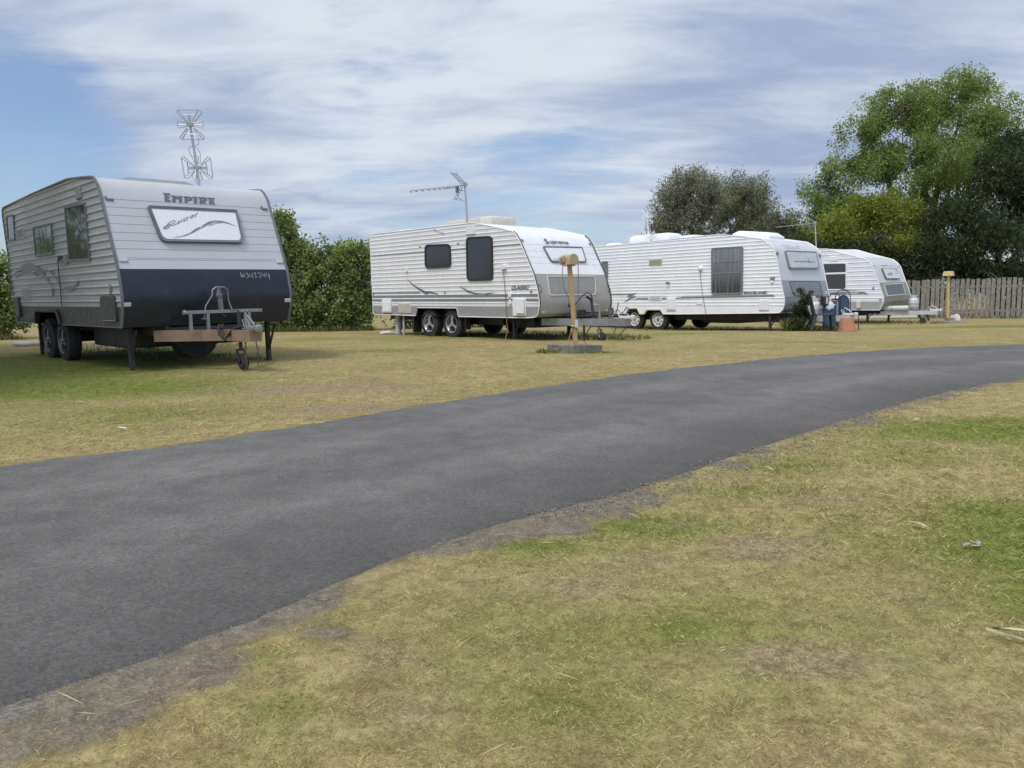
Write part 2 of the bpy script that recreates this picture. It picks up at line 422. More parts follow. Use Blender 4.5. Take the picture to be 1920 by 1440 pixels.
c = t.vmath('SCALE', c, scale=t.rng(t.math('ADD', t.math('MULTIPLY', n_ff, .5), t.math('MULTIPLY', n_f, .5)), .25, .75, .62, 1.34))
t.put(b.inputs['Base Color'], c); b.inputs['Roughness'].default_value = .95; b.inputs['Specular IOR Level'].default_value = .12
bn = t.node('ShaderNodeBump', i_Strength=.9, i_Distance=.012, i_Height=t.math('ADD', t.math('MULTIPLY', n_f, .6), t.math('ADD', t.math('MULTIPLY', n_ff, .35), t.math('MULTIPLY', vor.outputs['Distance'], t.math('MULTIPLY', gm, .6)))))
t.put(b.inputs['Normal'], bn)
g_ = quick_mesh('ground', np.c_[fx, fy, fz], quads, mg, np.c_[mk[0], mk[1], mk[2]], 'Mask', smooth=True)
tag(g_, kind='structure')

# road sheet
NS, NW = 1100, 26
ts = np.concatenate([np.linspace(0, .2, 60, endpoint=False), np.linspace(.2, .62, 960, endpoint=False), np.linspace(.62, 1, NS-1020)])
pf, pn = sample_at(FAR, ts), sample_at(NEAR, ts)
wob = (fbm(ts*900, ts*0, .5, 4, 4)-.5)+.45*(fbm(ts*4200, ts*0, .5, 3, 14)-.5)
pn = pn+np.c_[wob*.055, -wob*.055]*np.interp(ts, [0, .3, .6, 1], [1, .8, 1.3, 1.5])[:, None]
wob2 = (fbm(ts*900, ts*0+40, .5, 4, 6)-.5)+.6*(fbm(ts*4200, ts*0+40, .5, 3, 16)-.5); pf = pf+np.c_[-wob2*.09, wob2*.09]
lat = np.r_[0, .008, np.linspace(.03, .97, NW-4), .992, 1]
RX = pf[:, None, 0]*(1-lat)+pn[:, None, 0]*lat; RY = pf[:, None, 1]*(1-lat)+pn[:, None, 1]*lat
crown = .016*(1-(2*lat-1)**2)+np.where((lat < .002) | (lat > .998), -.010, .005)
RZ = gzv(RX, RY)+crown[None, :]+(fbm(RX, RY, .8, 3, 12)-.5)*.014
ri = np.arange(NS*NW).reshape(NS, NW); rq_ = np.stack([ri[:-1, :-1], ri[1:, :-1], ri[1:, 1:], ri[:-1, 1:]], -1).reshape(-1, 4)
ma, t, b = new_mat('asphalt')
O = t.node('ShaderNodeTexCoord').outputs['Object']
v1 = t.node('ShaderNodeTexVoronoi', i_Vector=O, i_Scale=105.); vs_ = t.node('ShaderNodeSeparateColor', i_0=v1.outputs['Color'])
v2 = t.node('ShaderNodeTexVoronoi', i_Vector=O, i_Scale=70.); v2c = t.node('ShaderNodeSeparateColor', i_0=v2.outputs['Color'])
nb = t.noise(O, .55, 4, .55, .2); nm = t.noise(O, 4.5, 6, .65); nf = t.noise(O, 150, 3, .7)
c = t.mix(vs_.outputs[0], (.094, .091, .085, 1), (.158, .152, .142, 1))
c = t.vmath('SCALE', c, scale=t.rng(nb, .3, .7, .84, 1.13)); c = t.vmath('SCALE', c, scale=t.rng(nm, .3, .7, .85, 1.14))
c = t.vmath('SCALE', c, scale=t.rng(nf, .25, .75, .86, 1.14))
la = t.node('ShaderNodeAttribute', attribute_name='Lane'); lc = t.node('ShaderNodeSeparateColor', i_0=la.outputs['Color'])
ew = t.math('ADD', lc.outputs[0], t.math('MULTIPLY', t.math('SUBTRACT', nm, .5), .25))
c = t.vmath('SCALE', c, scale=t.rng(ew, .72, 1.0, 1.0, .72))                       # damp ravelled strip along the near edge
c = t.vmath('SCALE', c, scale=t.rng(t.math('ADD', lc.outputs[1], t.math('MULTIPLY', t.math('SUBTRACT', nb, .5), .6)), .2, 1.0, .93, 1.10))   # polished wheel tracks
c = t.mix(t.rng(t.noise(t.scaled(O, (.8, 1.3, 1)), .8, 6, .65, .8), .60, .72, 0, .28), c, (.062, .060, .058, 1))
t.put(b.inputs['Base Color'], c); b.inputs['Roughness'].default_value = .82; b.inputs['Specular IOR Level'].default_value = .35
bn = t.node('ShaderNodeBump', i_Strength=.8, i_Distance=.004, i_Height=t.math('ADD', v1.outputs['Distance'], t.math('MULTIPLY', nf, .5)))
t.put(b.inputs['Normal'], bn)
r_ = quick_mesh('road', np.c_[RX.ravel(), RY.ravel(), RZ.ravel()], rq_, ma, np.stack([np.broadcast_to(lat, RX.shape), np.broadcast_to(np.exp(-((lat-.30)/.09)**2)+np.exp(-((lat-.68)/.09)**2), RX.shape), RX*0], -1).reshape(-1, 3), 'Lane', smooth=True)
tag(r_, kind='structure')

# grass blades: single thin triangles, denser near the photographer
def grass_mat():
    m, t, b = new_mat('grass_blades')
    a = t.node('ShaderNodeAttribute', attribute_name='Col')
    t.put(b.inputs['Base Color'], a.outputs['Color']); b.inputs['Roughness'].default_value = .8; b.inputs['Specular IOR Level'].default_value = .2
    return m
MG = grass_mat()
def blades(x, y, L, wdt, lean, col, z=None):
    n = len(x); th = RS.rand(n)*2*np.pi; ph = RS.rand(n)*2*np.pi
    if z is None: z = gzv(x, y)-.004
    hx = np.cos(th)*np.sin(lean)*L; hy = np.sin(th)*np.sin(lean)*L; hz = np.cos(lean)*L
    wx = np.cos(ph)*wdt; wy = np.sin(ph)*wdt
    A = np.c_[x-wx, y-wy, z]; B = np.c_[x+wx, y+wy, z]; mx = np.c_[x+hx*.55+wx*.7, y+hy*.55+wy*.7, z+hz*.68]; Tp = np.c_[x+hx, y+hy, z+hz]
    V = np.stack([A, B, mx, Tp], 1).reshape(-1, 3); C = np.repeat(col, 4, 0)
    C[0::4] *= .92; C[1::4] *= .92
    return V, np.arange(n*4).reshape(-1, 4), C
def grass_col(g, bare, n, mot=1.):
    dry = np.array([.48, .39, .19])*(.72+.5*RS.rand(n, 1))*mot; dry[:, 0] *= .92+.16*RS.rand(n)
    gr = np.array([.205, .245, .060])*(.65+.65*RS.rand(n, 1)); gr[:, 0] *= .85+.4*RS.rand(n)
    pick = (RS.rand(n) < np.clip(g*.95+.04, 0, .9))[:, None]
    return np.where(pick, gr, dry)
def blz(x, y):
    dn_, df_ = np.abs(dist_pl(x, y, NEAR)), np.abs(dist_pl(x, y, FAR)); e = np.clip(np.minimum(dn_, df_)/.25, 0, 1)
    return surf(x, y)*e+gzv(x, y)*(1-e)-.002
N0 = 620000
rr = np.exp(RS.uniform(np.log(1.15), np.log(17), N0)); aa = RS.uniform(rad(-60), rad(60), N0)
x, y = rr*np.sin(aa), rr*np.cos(aa)
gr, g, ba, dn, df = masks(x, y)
keep = ((dn > .02-.11*RS.rand(N0)**3) | (df < -.02+.11*RS.rand(N0)**3)) & (RS.rand(N0) > np.clip(gr*1.2, 0, .93)) & (RS.rand(N0) > ba*.55)
x, y, g, ba, rr = x[keep], y[keep], g[keep], ba[keep], rr[keep]; n = len(x)
L = (.009+.019*RS.rand(n)**2+.007*g)*np.clip(rr/2.6, .85, 1.5); lean = np.clip(RS.normal(1.2, .22, n), .3, 1.5)
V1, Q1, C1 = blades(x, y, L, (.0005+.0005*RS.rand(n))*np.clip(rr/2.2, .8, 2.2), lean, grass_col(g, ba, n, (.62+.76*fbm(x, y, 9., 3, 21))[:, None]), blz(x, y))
# long dead straws
n = 600; rr = np.exp(RS.uniform(np.log(1.3), np.log(9), n)); aa = RS.uniform(rad(-55), rad(55), n); x, y = rr*np.sin(aa), rr*np.cos(aa)
gr, g, ba, dn, df = masks(x, y); k = (dn > .12) | (df < -.12); x, y = x[k], y[k]; n = len(x)
V2, Q2, C2 = blades(x, y, .04+.06*RS.rand(n)**2, np.full(n, .0006), RS.uniform(1.25, 1.52, n), np.array([.54, .45, .25])*(.75+.45*RS.rand(n, 1)), blz(x, y)+.012)
Vs, Qs, Cs = [V1, V2], [Q1, Q2+len(V1)], [C1, C2]
o = tag(quick_mesh('grass', np.concatenate(Vs), np.concatenate(Qs), MG, np.concatenate(Cs)), 'short dry and green grass covering the lawn beside the road', 'grass', kind='stuff')
# loose stones along the broken road edge
n = 9000; tt = np.concatenate([RS.uniform(.22, .36, 6000), RS.uniform(.36, .6, 3000)]); pe = sample_at(NEAR, tt); off = np.abs(RS.normal(0, 1, n))*np.interp(tt, [.22, .33, .40, .6], [.17, .13, .06, .04])-.03
nrm = np.array([.70, -.71]); x = pe[:, 0]+nrm[0]*off+RS.normal(0, .03, n); y = pe[:, 1]+nrm[1]*off+RS.normal(0, .03, n)
s_ = .002+.006*RS.rand(n)**3; tr_, la_ = RS.uniform(.2, .62, 260), RS.rand(260)[:, None]; pr_ = sample_at(FAR, tr_)*(1-la_)+sample_at(NEAR, tr_)*la_   # stray chips on the asphalt
x = np.r_[x, pr_[:, 0]]; y = np.r_[y, pr_[:, 1]]; s_ = np.r_[s_, .0025+.0045*RS.rand(260)**2]; n += 260
oct_ = np.array([(1, 0, 0), (0, 1, 0), (-1, 0, 0), (0, -1, 0), (0, 0, .8), (0, 0, -.8)])
jit = 1+.35*(RS.rand(n, 6, 1)-.5); th = RS.rand(n)*6.28; ca, sa = np.cos(th)[:, None], np.sin(th)[:, None]
ov = oct_[None]*jit*s_[:, None, None]; ox = ov[..., 0]*ca-ov[..., 1]*sa; oy = ov[..., 0]*sa+ov[..., 1]*ca
V = np.stack([ox+x[:, None], oy+y[:, None], ov[..., 2]+(gzv(x, y)+np.where(np.arange(n) >= n-260, .019, .008))[:, None]], -1).reshape(-1, 3)
ft = np.array([(0, 1, 4), (1, 2, 4), (2, 3, 4), (3, 0, 4), (1, 0, 5), (2, 1, 5), (3, 2, 5), (0, 3, 5)])
Q = (ft[None]+6*np.arange(n)[:, None, None]).reshape(-1, 3)
cc = np.repeat(np.array([.25, .225, .19])*(.6+.7*RS.rand(n, 1)), 6, 0)
tag(quick_mesh('gravel', V, Q, MG, cc), 'loose grey gravel along the broken near edge of the road', 'gravel', kind='stuff')
# ------------------------------------------------------------------ caravans
M = {}
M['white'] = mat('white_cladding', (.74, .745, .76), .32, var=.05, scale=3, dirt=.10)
M['white2'] = mat('bluish_white_cladding', (.80, .82, .84), .32, var=.04, scale=3, dirt=.06)
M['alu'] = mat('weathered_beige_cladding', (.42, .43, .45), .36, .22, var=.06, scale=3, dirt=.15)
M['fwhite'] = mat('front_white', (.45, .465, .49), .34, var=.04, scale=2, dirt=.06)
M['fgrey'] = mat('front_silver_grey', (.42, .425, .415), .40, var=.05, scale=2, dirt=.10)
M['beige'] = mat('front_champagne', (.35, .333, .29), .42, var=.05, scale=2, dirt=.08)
M['navy'] = mat('front_navy', (.013, .019, .032), .30, var=.12, scale=2, dirt=.10)
M['skirt_dark'] = mat('charcoal_checker', (.036, .040, .042), .42, var=.12, scale=3, dirt=.25)
M['roof'] = mat('roof_white', (.72, .72, .72), .45, var=.06, scale=2, dirt=.22)
M['trim_d'] = mat('grey_trim', (.13, .14, .155), .45, var=.1)
M['trim_w'] = mat('white_trim', (.78, .78, .79), .35, var=.04)
M['black'] = mat('black_plastic', (.022, .022, .024), .5, var=.2)
M['rubber'] = mat('tyre_rubber', (.026, .026, .027), .85, var=.25, scale=9, dirt=.35)
M['alloy'] = mat('alloy_metal', (.62, .62, .63), .28, .85, var=.1, dirt=.2)
M['dalloy'] = mat('dull_alloy', (.17, .17, .18), .4, .6, var=.15, dirt=.4)
M['steelw'] = mat('white_steel', (.66, .64, .62), .45, var=.07, dirt=.25)
M['galv'] = mat('galvanised', (.30, .31, .32), .48, .55, var=.15, scale=8, dirt=.25)
M['chassis'] = mat('dark_chassis', (.030, .030, .031), .6, var=.3, dirt=.3)
M['primer'] = mat('faded_primer', (.25, .165, .12), .7, var=.18, scale=7, dirt=.35)
M['decal'] = mat('grey_decal', (.13, .14, .155), .4, var=.08)
M['decal_m'] = mat('mid_grey_decal', (.20, .205, .215), .4, var=.08)
M['decal_d'] = mat('dark_decal', (.055, .058, .064), .4, var=.08)
M['chalk'] = mat('chalk', (.50, .52, .52), .9, var=.3, scale=40)
M['glass'] = glass('tinted_acrylic', (.030, .036, .043), .10, .006, 1.3)
M['glassr'] = glass('mirror_acrylic', (.060, .064, .068), .05, .035, 1.1, .5)
M['screen'] = glass('screened_glass', (.055, .058, .062), .35, .002, 2)
M['curtain'] = mat('grey_curtain', (.155, .165, .185), .85, var=.12, scale=5)
M['cream'] = mat('aged_cream_plastic', (.60, .58, .47), .5, var=.06)
M['lampred'] = mat('lamp_grey', (.25, .24, .24), .3, var=.1)
M['amber'] = mat('lamp_amber', (.45, .25, .08), .3)
M['tread'] = mat('tread_plate', (.34, .345, .345), .38, .35, var=.14, scale=26, bump=.02)
M['gbox'] = mat('grey_box', (.22, .225, .225), .5, var=.1)
M['silver'] = mat('silver_antenna', (.42, .44, .46), .38, .5, var=.1)
M['wantenna'] = mat('white_antenna', (.80, .81, .80), .4, var=.05)
M['pvc'] = mat('grey_pipe', (.50, .50, .50), .45, var=.05, dirt=.15)
M['gas'] = mat('gas_bottle_grey', (.52, .54, .53), .45, .2, var=.08, dirt=.15)
M['brass'] = mat('brass', (.42, .30, .10), .35, .8)
M['rust'] = mat('rusty_chain', (.16, .11, .075), .75, .3, var=.3, scale=20)

def xs_at(poly, z):
    r = []
    N = len(poly)
    for i in range(N):
        (x0, z0), (x1, z1) = poly[i], poly[(i+1) % N]
        if (z0-z)*(z1-z) <= 0 and abs(z1-z0) > 1e-9: r.append(x0+(x1-x0)*(z-z0)/(z1-z0))
    return min(r), max(r)

class Caravan:
    def __init__(s, name, label, pose, tilt, rolt, Wd, outline, nrear, fronts, zskirt, rib, ribmat, arch, **k):
        """outline: (x,z) rear bottom, rear top, roof, nose, front bottom; sides at y=+-Wd/2"""
        s.W = Wd; s.o = outline; s.zs = zskirt
        s.root = thing(name, label, 'caravan', pose[:3], (rolt, -tilt, pose[3]), 'touring caravans parked in a row on the lawn')
        poly = outline; zt = max(z for _, z in poly)
        s.zt = zt
        # --- corrugated side cladding, both sides
        pitch, depth, prof = rib
        zs = []; ys = []
        z = zskirt
        while z < zt-.004:
            for p, d in prof:
                q = z+p*pitch
                if q < zt-.004: zs.append(q); ys.append(d*depth)
            z += pitch
        zs.append(zt-.004); ys.append(0.)
        extra = []
        for sg in (-1, 1):
            mb = MB(); vs = []; fs = []
            for q, d in zip(zs, ys):
                a, b_ = xs_at(poly, q); nsub = 5
                for i in range(nsub): vs.append((a+(b_-a)*i/(nsub-1), sg*(Wd/2+d), q))
            for i in range(len(zs)-1):
                for j in range(nsub-1):
                    a = i*nsub+j; fs.append((a, a+1, a+nsub+1, a+nsub))
            mb.add(vs, fs); mb.build('side_cladding', ribmat, s.root)
        # --- skirt with wheel arch
        zb = min(z for _, z in poly)
        low = [p for p in poly if p[1] < zskirt]
        xa, xb = xs_at(poly, zskirt)
        i0 = poly.index(low[0])
        rear = [p for p in poly[:3] if p[1] < zskirt]; fr = [p for p in poly[3:] if p[1] < zskirt]
        sk = [(xa, zskirt), (xb, zskirt)]+fr+(arch[::-1] if arch else [])+rear[::-1]
        for sg in (-1, 1):
            mb = MB(); mb.poly(sk, lambda u, v, d, sg=sg: (u, sg*(Wd/2+d), v), -.03, .004); mb.build('skirt', k['skirtmat'], s.root)
        # --- shell swept across the width
        seg = []
        def strip(pts, name_, m_, groove=None):
            P_ = []
            for a, b_ in zip(pts[:-1], pts[1:]):
                P_.append(a)
                if groove and abs(b_[1]-a[1]) > .03:
                    for gzv in sorted([g for g in groove if min(a[1], b_[1]) < g-.006 and max(a[1], b_[1]) > g+.006], reverse=a[1] > b_[1]):
                        t_ = (gzv-a[1])/(b_[1]-a[1]); dx, dz = b_[0]-a[0], b_[1]-a[1]; L = math.hypot(dx, dz); ux, uz = dx/L, dz/L
                        cx, cz = a[0]+dx*t_, a[1]+dz*t_
                        P_ += [(cx-ux*.007, cz-uz*.007), (cx+uz*.006, cz-ux*.006), (cx+ux*.007, cz+uz*.007)]
            P_.append(pts[-1]); mb = MB(); w = Wd/2-.002
            n = len(P_)
            mb.add([(x_, yy, z_) for yy in (-w, w) for x_, z_ in P_], [(i, i+1, n+i+1, n+i) for i in range(n-1)])
            return mb.build(name_, m_, s.root, auto=28)
        strip(outline[:nrear+1], 'rear_wall', ribmat)
        i_prev = nrear
        for (i_next, nm, mm, gr) in fronts:
            strip(outline[i_prev:i_next+1], nm, mm, gr); i_prev = i_next
        strip([outline[-1], outline[0]], 'floor', M['chassis'])
        # --- edge mouldings
        tr = k.get('trim_r', .016)
        for sg in (-1, 1):
            mb = MB(); pth = [(x_, sg*Wd/2, z_) for x_, z_ in outline]
            mb.tube(pth, tr, 6); mb.build('edge_trim', k.get('trim', M['trim_d']), s.root, auto=40)
        pth = [outline[-1]]+(arch[::-1] if arch else [])+[outline[0]]
        MB().tube([(x_, -Wd/2-.004, z_) for x_, z_ in pth], .012, 6).build('skirt_trim', k.get('trim', M['dalloy']) if 'trim' in k else M['dalloy'], s.root, auto=40)
        # --- front surface interpolation for decals
        fr = outline[nrear:]
        s.fx = sorted([(z_, x_) for x_, z_ in fr[max(0, k.get('fstart', 2)):] if z_ > k.get('fz', .5)])
    def fpt(s, y, z, d):
        zz = [a for a, _ in s.fx]; xx = [b for _, b in s.fx]
        x = float(np.interp(z, zz, xx)); e = .02
        x1 = float(np.interp(z+e, zz, xx)); x0 = float(np.interp(z-e, zz, xx))
        tx, tz = (x1-x0), 2*e; L = math.hypot(tx, tz); nx, nz = tz/L, -tx/L
        return Vector((x+nx*d, y, z+nz*d))
    def side(s, u, v, d): return Vector((u, -s.W/2-d, v))
    # -------- fittings
    def window(s, q, mp, r, name='window', fm=None, gm=None, fw=.035, d=.03, bars=None, sill=None, label=None):
        fm = fm or M['black']; gm = gm or M['glass']
        o = rq(q, r); i_ = inset(o, fw)
        mb = MB(); mb.ring(o, i_, mp, -.01, d, d-.004)
        w = mb.build(name, fm, s.root, auto=40)
        if label: w['label'] = label
        g = MB(); g.poly(i_, mp, -.01, d-.012); g.build('pane', gm, w)
        if bars:
            mb = MB()
            for b_ in bars: mb.poly(b_, mp, d-.02, d+.004)
            mb.build('glazing_bar', fm, w)
        return w
    def plate(s, q, mp, r, name, m, d0=-.01, d1=.02, parent=None, bevel=True, label=None):
        o = rq(q, r, 4); mb = MB()
        if bevel:
            i_ = inset(o, min(.008, (d1-d0)*.3)); mb.ring(o, i_, mp, d0, d1-.006, d1); mb.poly(i_, mp, d0, d1)
        else: mb.poly(o, mp, d0, d1)
        w = mb.build(name, m, parent or s.root, auto=35)
        if label: w['label'] = label
        return w
    def vent(s, q, mp, m, n=6, name='vent', d=.02):
        w = s.plate(q, mp, .01, name, m, d1=d)
        us = [p[0] for p in q]; vs = [p[1] for p in q]; u0, u1, v0, v1 = min(us)+.04, max(us)-.04, min(vs)+.03, max(vs)-.03
        mb = MB()
        for i in range(n):
            z = v0+(v1-v0)*(i+.2)/n; h = (v1-v0)/n*.45
            mb.add([mp(u0, z, d+.001), mp(u1, z, d+.001), mp(u1, z+h, d+.014), mp(u0, z+h, d+.014), mp(u1, z+h*1.05, d+.001), mp(u0, z+h*1.05, d+.001)], [(0, 1, 2, 3), (3, 2, 4, 5)])
        mb.build('louvre', m, w)
        return w
    def decal(s, polys, mp, name, m, d=.006, parent=None, label=None):
        for p in polys: MB().poly(p, mp, d-.003, d).build(name, m, parent or s.root)
    def lamp(s, u, v, mp, w, h, m=None, d=.02, name='marker_lamp'):
        return s.plate(rect(u-w/2, u+w/2, v-h/2, v+h/2), mp, .006, name, m or M['lampred'], d1=d)
    def wheel(s, x, r, style, sides=(-1, 1), tw=.20):
        for sg in sides:
            yc = sg*(s.W/2-.16)
            mb = MB(); ri = r*.62
            mb.lathe([(ri*.92, -tw*.36), (ri, -tw*.5), (r*.86, -tw*.53), (r*.97, -tw*.46), (r, -tw*.30), (r*.985, -tw*.27), (r*.985, -tw*.22), (r, -tw*.19), (r, tw*.19), (r*.985, tw*.22), (r*.985, tw*.27), (r, tw*.30), (r*.97, tw*.46), (r*.86, tw*.53), (ri, tw*.5), (ri*.92, tw*.36)], (x, yc, r), 'y', 40)
            ty = mb.build('wheel', M['rubber'], s.root, auto=50)
            f = yc+sg*tw*.36
            rm = MB(); rm.lathe([(ri*.995, sg*.03), (ri*1.02, sg*.042), (ri*.93, sg*.036), (ri*.90, -sg*.02), (ri*.86, -sg*.05)], (x, f, r), 'y', 36)
            if style == 'star':
                for k_ in range(3):
                    a = rad(90+120*k_)
                    for da, w0, w1 in ((0, .075, .055),):
                        ca, sa = math.cos(a), math.sin(a); px, pz = -sa, ca
                        v_ = []
                        for rr_, w_, yy in ((.03, .05, .03), (ri*.45, .042, .026), (ri*.93, .085, .012)):
                            for e in (-1, 1): v_.append((x+ca*rr_+px*e*w_*.62, f+sg*yy, r+sa*rr_+pz*e*w_*.62))
                            for e in (1, -1): v_.append((x+ca*rr_+px*e*w_*.62, f+sg*(yy-.03), r+sa*rr_+pz*e*w_*.62))
                        rm.add(v_, [(0, 1, 5, 4), (1, 2, 6, 5), (3, 0, 4, 7), (4, 5, 9, 8), (5, 6, 10, 9), (7, 4, 8, 11)])
                rm.lathe([(0, sg*.05), (.036, sg*.048), (.045, sg*.03), (.047, -sg*.01)], (x, f, r), 'y', 20)
                m_ = k_ = None
                m_ = M['alloy'] if not getattr(s, 'dull', False) else M['dalloy']
            else:
                R1, R2 = ri*.84, ri*.60
                n = 8
                rm.lathe([(ri*.90, sg*.0), (R1, sg*.012)], (x, f, r), 'y', 48)
                rm.lathe([(R2, sg*.022), (ri*.45, sg*.03), (ri*.30, sg*.012), (0, sg*.012)], (x, f, r), 'y', 48)
                for k_ in range(n):
                    a0 = 2*math.pi*(k_+.0)/n; hw = .62*math.pi/n
                    v_ = []
                    for j in range(5):
                        a = a0-hw+2*hw*j/4
                        for rr_, yy in ((R1, .012), (R2, .022)): v_.append((x+rr_*math.cos(a), f+sg*yy, r+rr_*math.sin(a)))
                    rm.add(v_, [(2*j, 2*j+1, 2*j+3, 2*j+2) for j in range(4)])
                for k_ in range(6):
                    a = 2*math.pi*k_/6; rm.lathe([(0, sg*.03), (.012, sg*.03), (.012, 0)], (x+.062*math.cos(a), f+sg*.012, r+.062*math.sin(a)), 'y', 8)
                m_ = M['steelw']
            rm.build('rim', m_, ty, auto=35)
            bk = MB(); bk.lathe([(ri*.9, 0), (0, 0)], (x, f-sg*.055, r), 'y', 24); bk.build('brake_drum', M['chassis'], ty)
            if style != 'star':
                hb = MB(); hb.lathe([(.035, sg*.02), (.03, sg*.055), (0, sg*.06)], (x, f, r), 'y', 12); hb.build('hub_cap', M['rust'], ty)
    def under(s, x0, x1, axles, zf, legs, legz=.0, tanks=()):
        mb = MB()
        for yy in (-.62, .62): mb.box(x0, x1, yy-.03, yy+.03, zf-.14, zf+.01)
        for xx in np.linspace(x0, x1, 6): mb.box(xx-.02, xx+.02, -.6, .6, zf-.08, zf-.01)
        mb.build('chassis_rail', M['chassis'], s.root)
        for a in axles:
            mb = MB(); mb.tube([(a, -s.W/2+.2, .34), (a, s.W/2-.2, .34)], .035, 8); mb.bar((a-.45, -.62, zf-.16), (a, -.66, .32), .06, .02); mb.bar((a, -.66, .32), (a+.45, -.62, zf-.16), .06, .02)
            mb.bar((a-.45, .62, zf-.16), (a, .66, .32), .06, .02); mb.bar((a, .66, .32), (a+.45, .62, zf-.16), .06, .02)
            mb.build('axle', M['chassis'], s.root)
        if axles:
            mb = MB(); c = sum(axles)/len(axles)
            for sg in (-1, 1):
                mb.box(min(axles)-.46, max(axles)+.46, sg*(s.W/2-.34)-.012, sg*(s.W/2-.34)+.012, zf-.05, zf+.30)
                mb.box(min(axles)-.46, max(axles)+.46, min(sg*(s.W/2-.34), sg*(s.W/2-.03)), max(sg*(s.W/2-.34), sg*(s.W/2-.03)), zf+.28, zf+.31)
            mb.build('wheel_well', M['chassis'], s.root)
        for lx, ly in legs:
            mb = MB(); mb.box(lx-.03, lx+.03, ly-.03, ly+.03, legz+.02, zf); mb.box(lx-.08, lx+.08, ly-.07, ly+.07, legz-.01, legz+.022)
            mb.bar((lx+(.25 if lx > 0 else .25), ly, zf-.03), (lx, ly, legz+.16), .025, .025)
            mb.build('corner_steady', M['chassis'], s.root)
        for tx0, tx1, ty0, ty1, tz in tanks:
            MB().box(tx0, tx1, ty0, ty1, tz, zf-.02, .03).build('tank_shade_box', M['black'], s.root)  # water tanks, plus boxes added to shade the nearest van's underside
    def drawbar(s, x0, y0, xt, z0, z1, m, xk=None, yk=.11, zt0=None, zt1=None):
        """two rails converge to a parallel nose, z0..z1 beam height"""
        xk = xk or xt-.35; mb = MB(); h = z1-z0; zc = (z0+z1)/2
        for sg in (-1, 1):
            mb.bar((x0, sg*y0, zc), (xk, sg*yk, zc), .05, h); mb.bar((xk-.01, sg*yk, zc), (xt, sg*(yk-.04), zc), .052, h-.004)
        mb.box(xk-.10, xk-.04, -yk, yk, z0+.01, z1-.006); mb.box(xt-.05, xt, -yk+.03, yk-.03, z0+.004, z1-.003)
        return mb.build('drawbar', m, s.root)
    def coupling(s, x, z, m=None):
        mb = MB(); mb.box(x-.28, x+.02, -.045, .045, z, z+.06, .012); mb.lathe([(0, -.035), (.045, -.035), (.062, 0), (.055, .05), (0, .065)], (x+.06, 0, z+.02), 'z', 16)
        mb.tube([(x-.05, 0, z+.07), (x-.12, 0, z+.13), (x-.25, 0, z+.20)], .012, 6)
        mb.tube([(x-.28, -.03, z+.05), (x-.33, -.03, z+.14), (x-.30, .03, z+.15), (x-.26, .03, z+.05)], .009, 6)
        return mb.build('coupling', m or M['galv'], s.root, auto=40)
    def jockey(s, x, y, ztop, zbeam, r=.11, m=None):
        mb = MB(); mb.tube([(x, y, r+.16), (x, y, ztop)], .026, 10); mb.tube([(x, y, zbeam-.02), (x, y, zbeam+.12)], .034, 10)
        mb.tube([(x, y, ztop), (x, y, ztop+.015), (x-.10, y-.06, ztop+.02), (x-.12, y-.07, ztop+.02), (x-.12, y-.07, ztop+.09)], .008, 6)
        for sg in (-1, 1): mb.bar((x-.01, y+sg*.052, r+.17), (x+.05, y+sg*.052, r), .012, .045, up=(1, 0, 0))
        mb.box(x-.03, x+.03, y-.058, y+.058, r+.15, r+.175)
        j = mb.build('jockey_stand', m or M['galv'], s.root, auto=40)
        w = MB(); w.lathe([(.03, -.04), (r*.8, -.045), (r, -.03), (r, .03), (r*.8, .045), (.03, .04)], (x+.05, y, r), 'y', 24); w.build('jockey_wheel', M['rubber'], j, auto=40)
    def chain(s, pts, m=None):
        """hanging links along a path"""
        mb = MB(); P_ = [Vector(p) for p in pts]; acc = []
        for a, b_ in zip(P_[:-1], P_[1:]):
            n = max(1, int((b_-a).length/.042))
            for i in range(n): acc.append((a.lerp(b_, (i+.5)/n), (b_-a).normalized()))
        for i, (c, t_) in enumerate(acc):
            u = t_.cross(Vector((.3, .9, .1))).normalized(); w_ = t_.cross(u); v_ = u if i % 2 else w_
            loop = [c+t_*(.028*math.cos(k*math.pi/5))+v_*(.014*math.sin(k*math.pi/5)) for k in range(10)]
            mb.tube(loop, .0055, 5, closed=True)
        mb.build('safety_chain', m or M['rust'], s.root)
    def hatch(s, x0, x1, y0, y1, zb0, zb1, zt0, zt1, m, name='roof_hatch', ins=.09):
        mb = MB()
        b_ = [(x0, y0, zb0), (x1, y0, zb1), (x1, y1, zb1), (x0, y1, zb0)]
        mz = lambda i: (zb0 if i in (0, 3) else zb1)
        r1 = [(x0, y0, zb0+(zt0-zb0)*.45), (x1, y0, zb1+(zt1-zb1)*.45), (x1, y1, zb1+(zt1-zb1)*.45), (x0, y1, zb0+(zt0-zb0)*.45)]
        t_ = [(x0+ins, y0+ins, zt0), (x1-ins, y0+ins, zt1), (x1-ins, y1-ins, zt1), (x0+ins, y1-ins, zt0)]
        mb.add(b_+r1+t_, [(0, 1, 5, 4), (1, 2, 6, 5), (2, 3, 7, 6), (3, 0, 4, 7), (4, 5, 9, 8), (5, 6, 10, 9), (6, 7, 11, 10), (7, 4, 8, 11), (8, 9, 10, 11)])
        return mb.build(name, m, s.root)
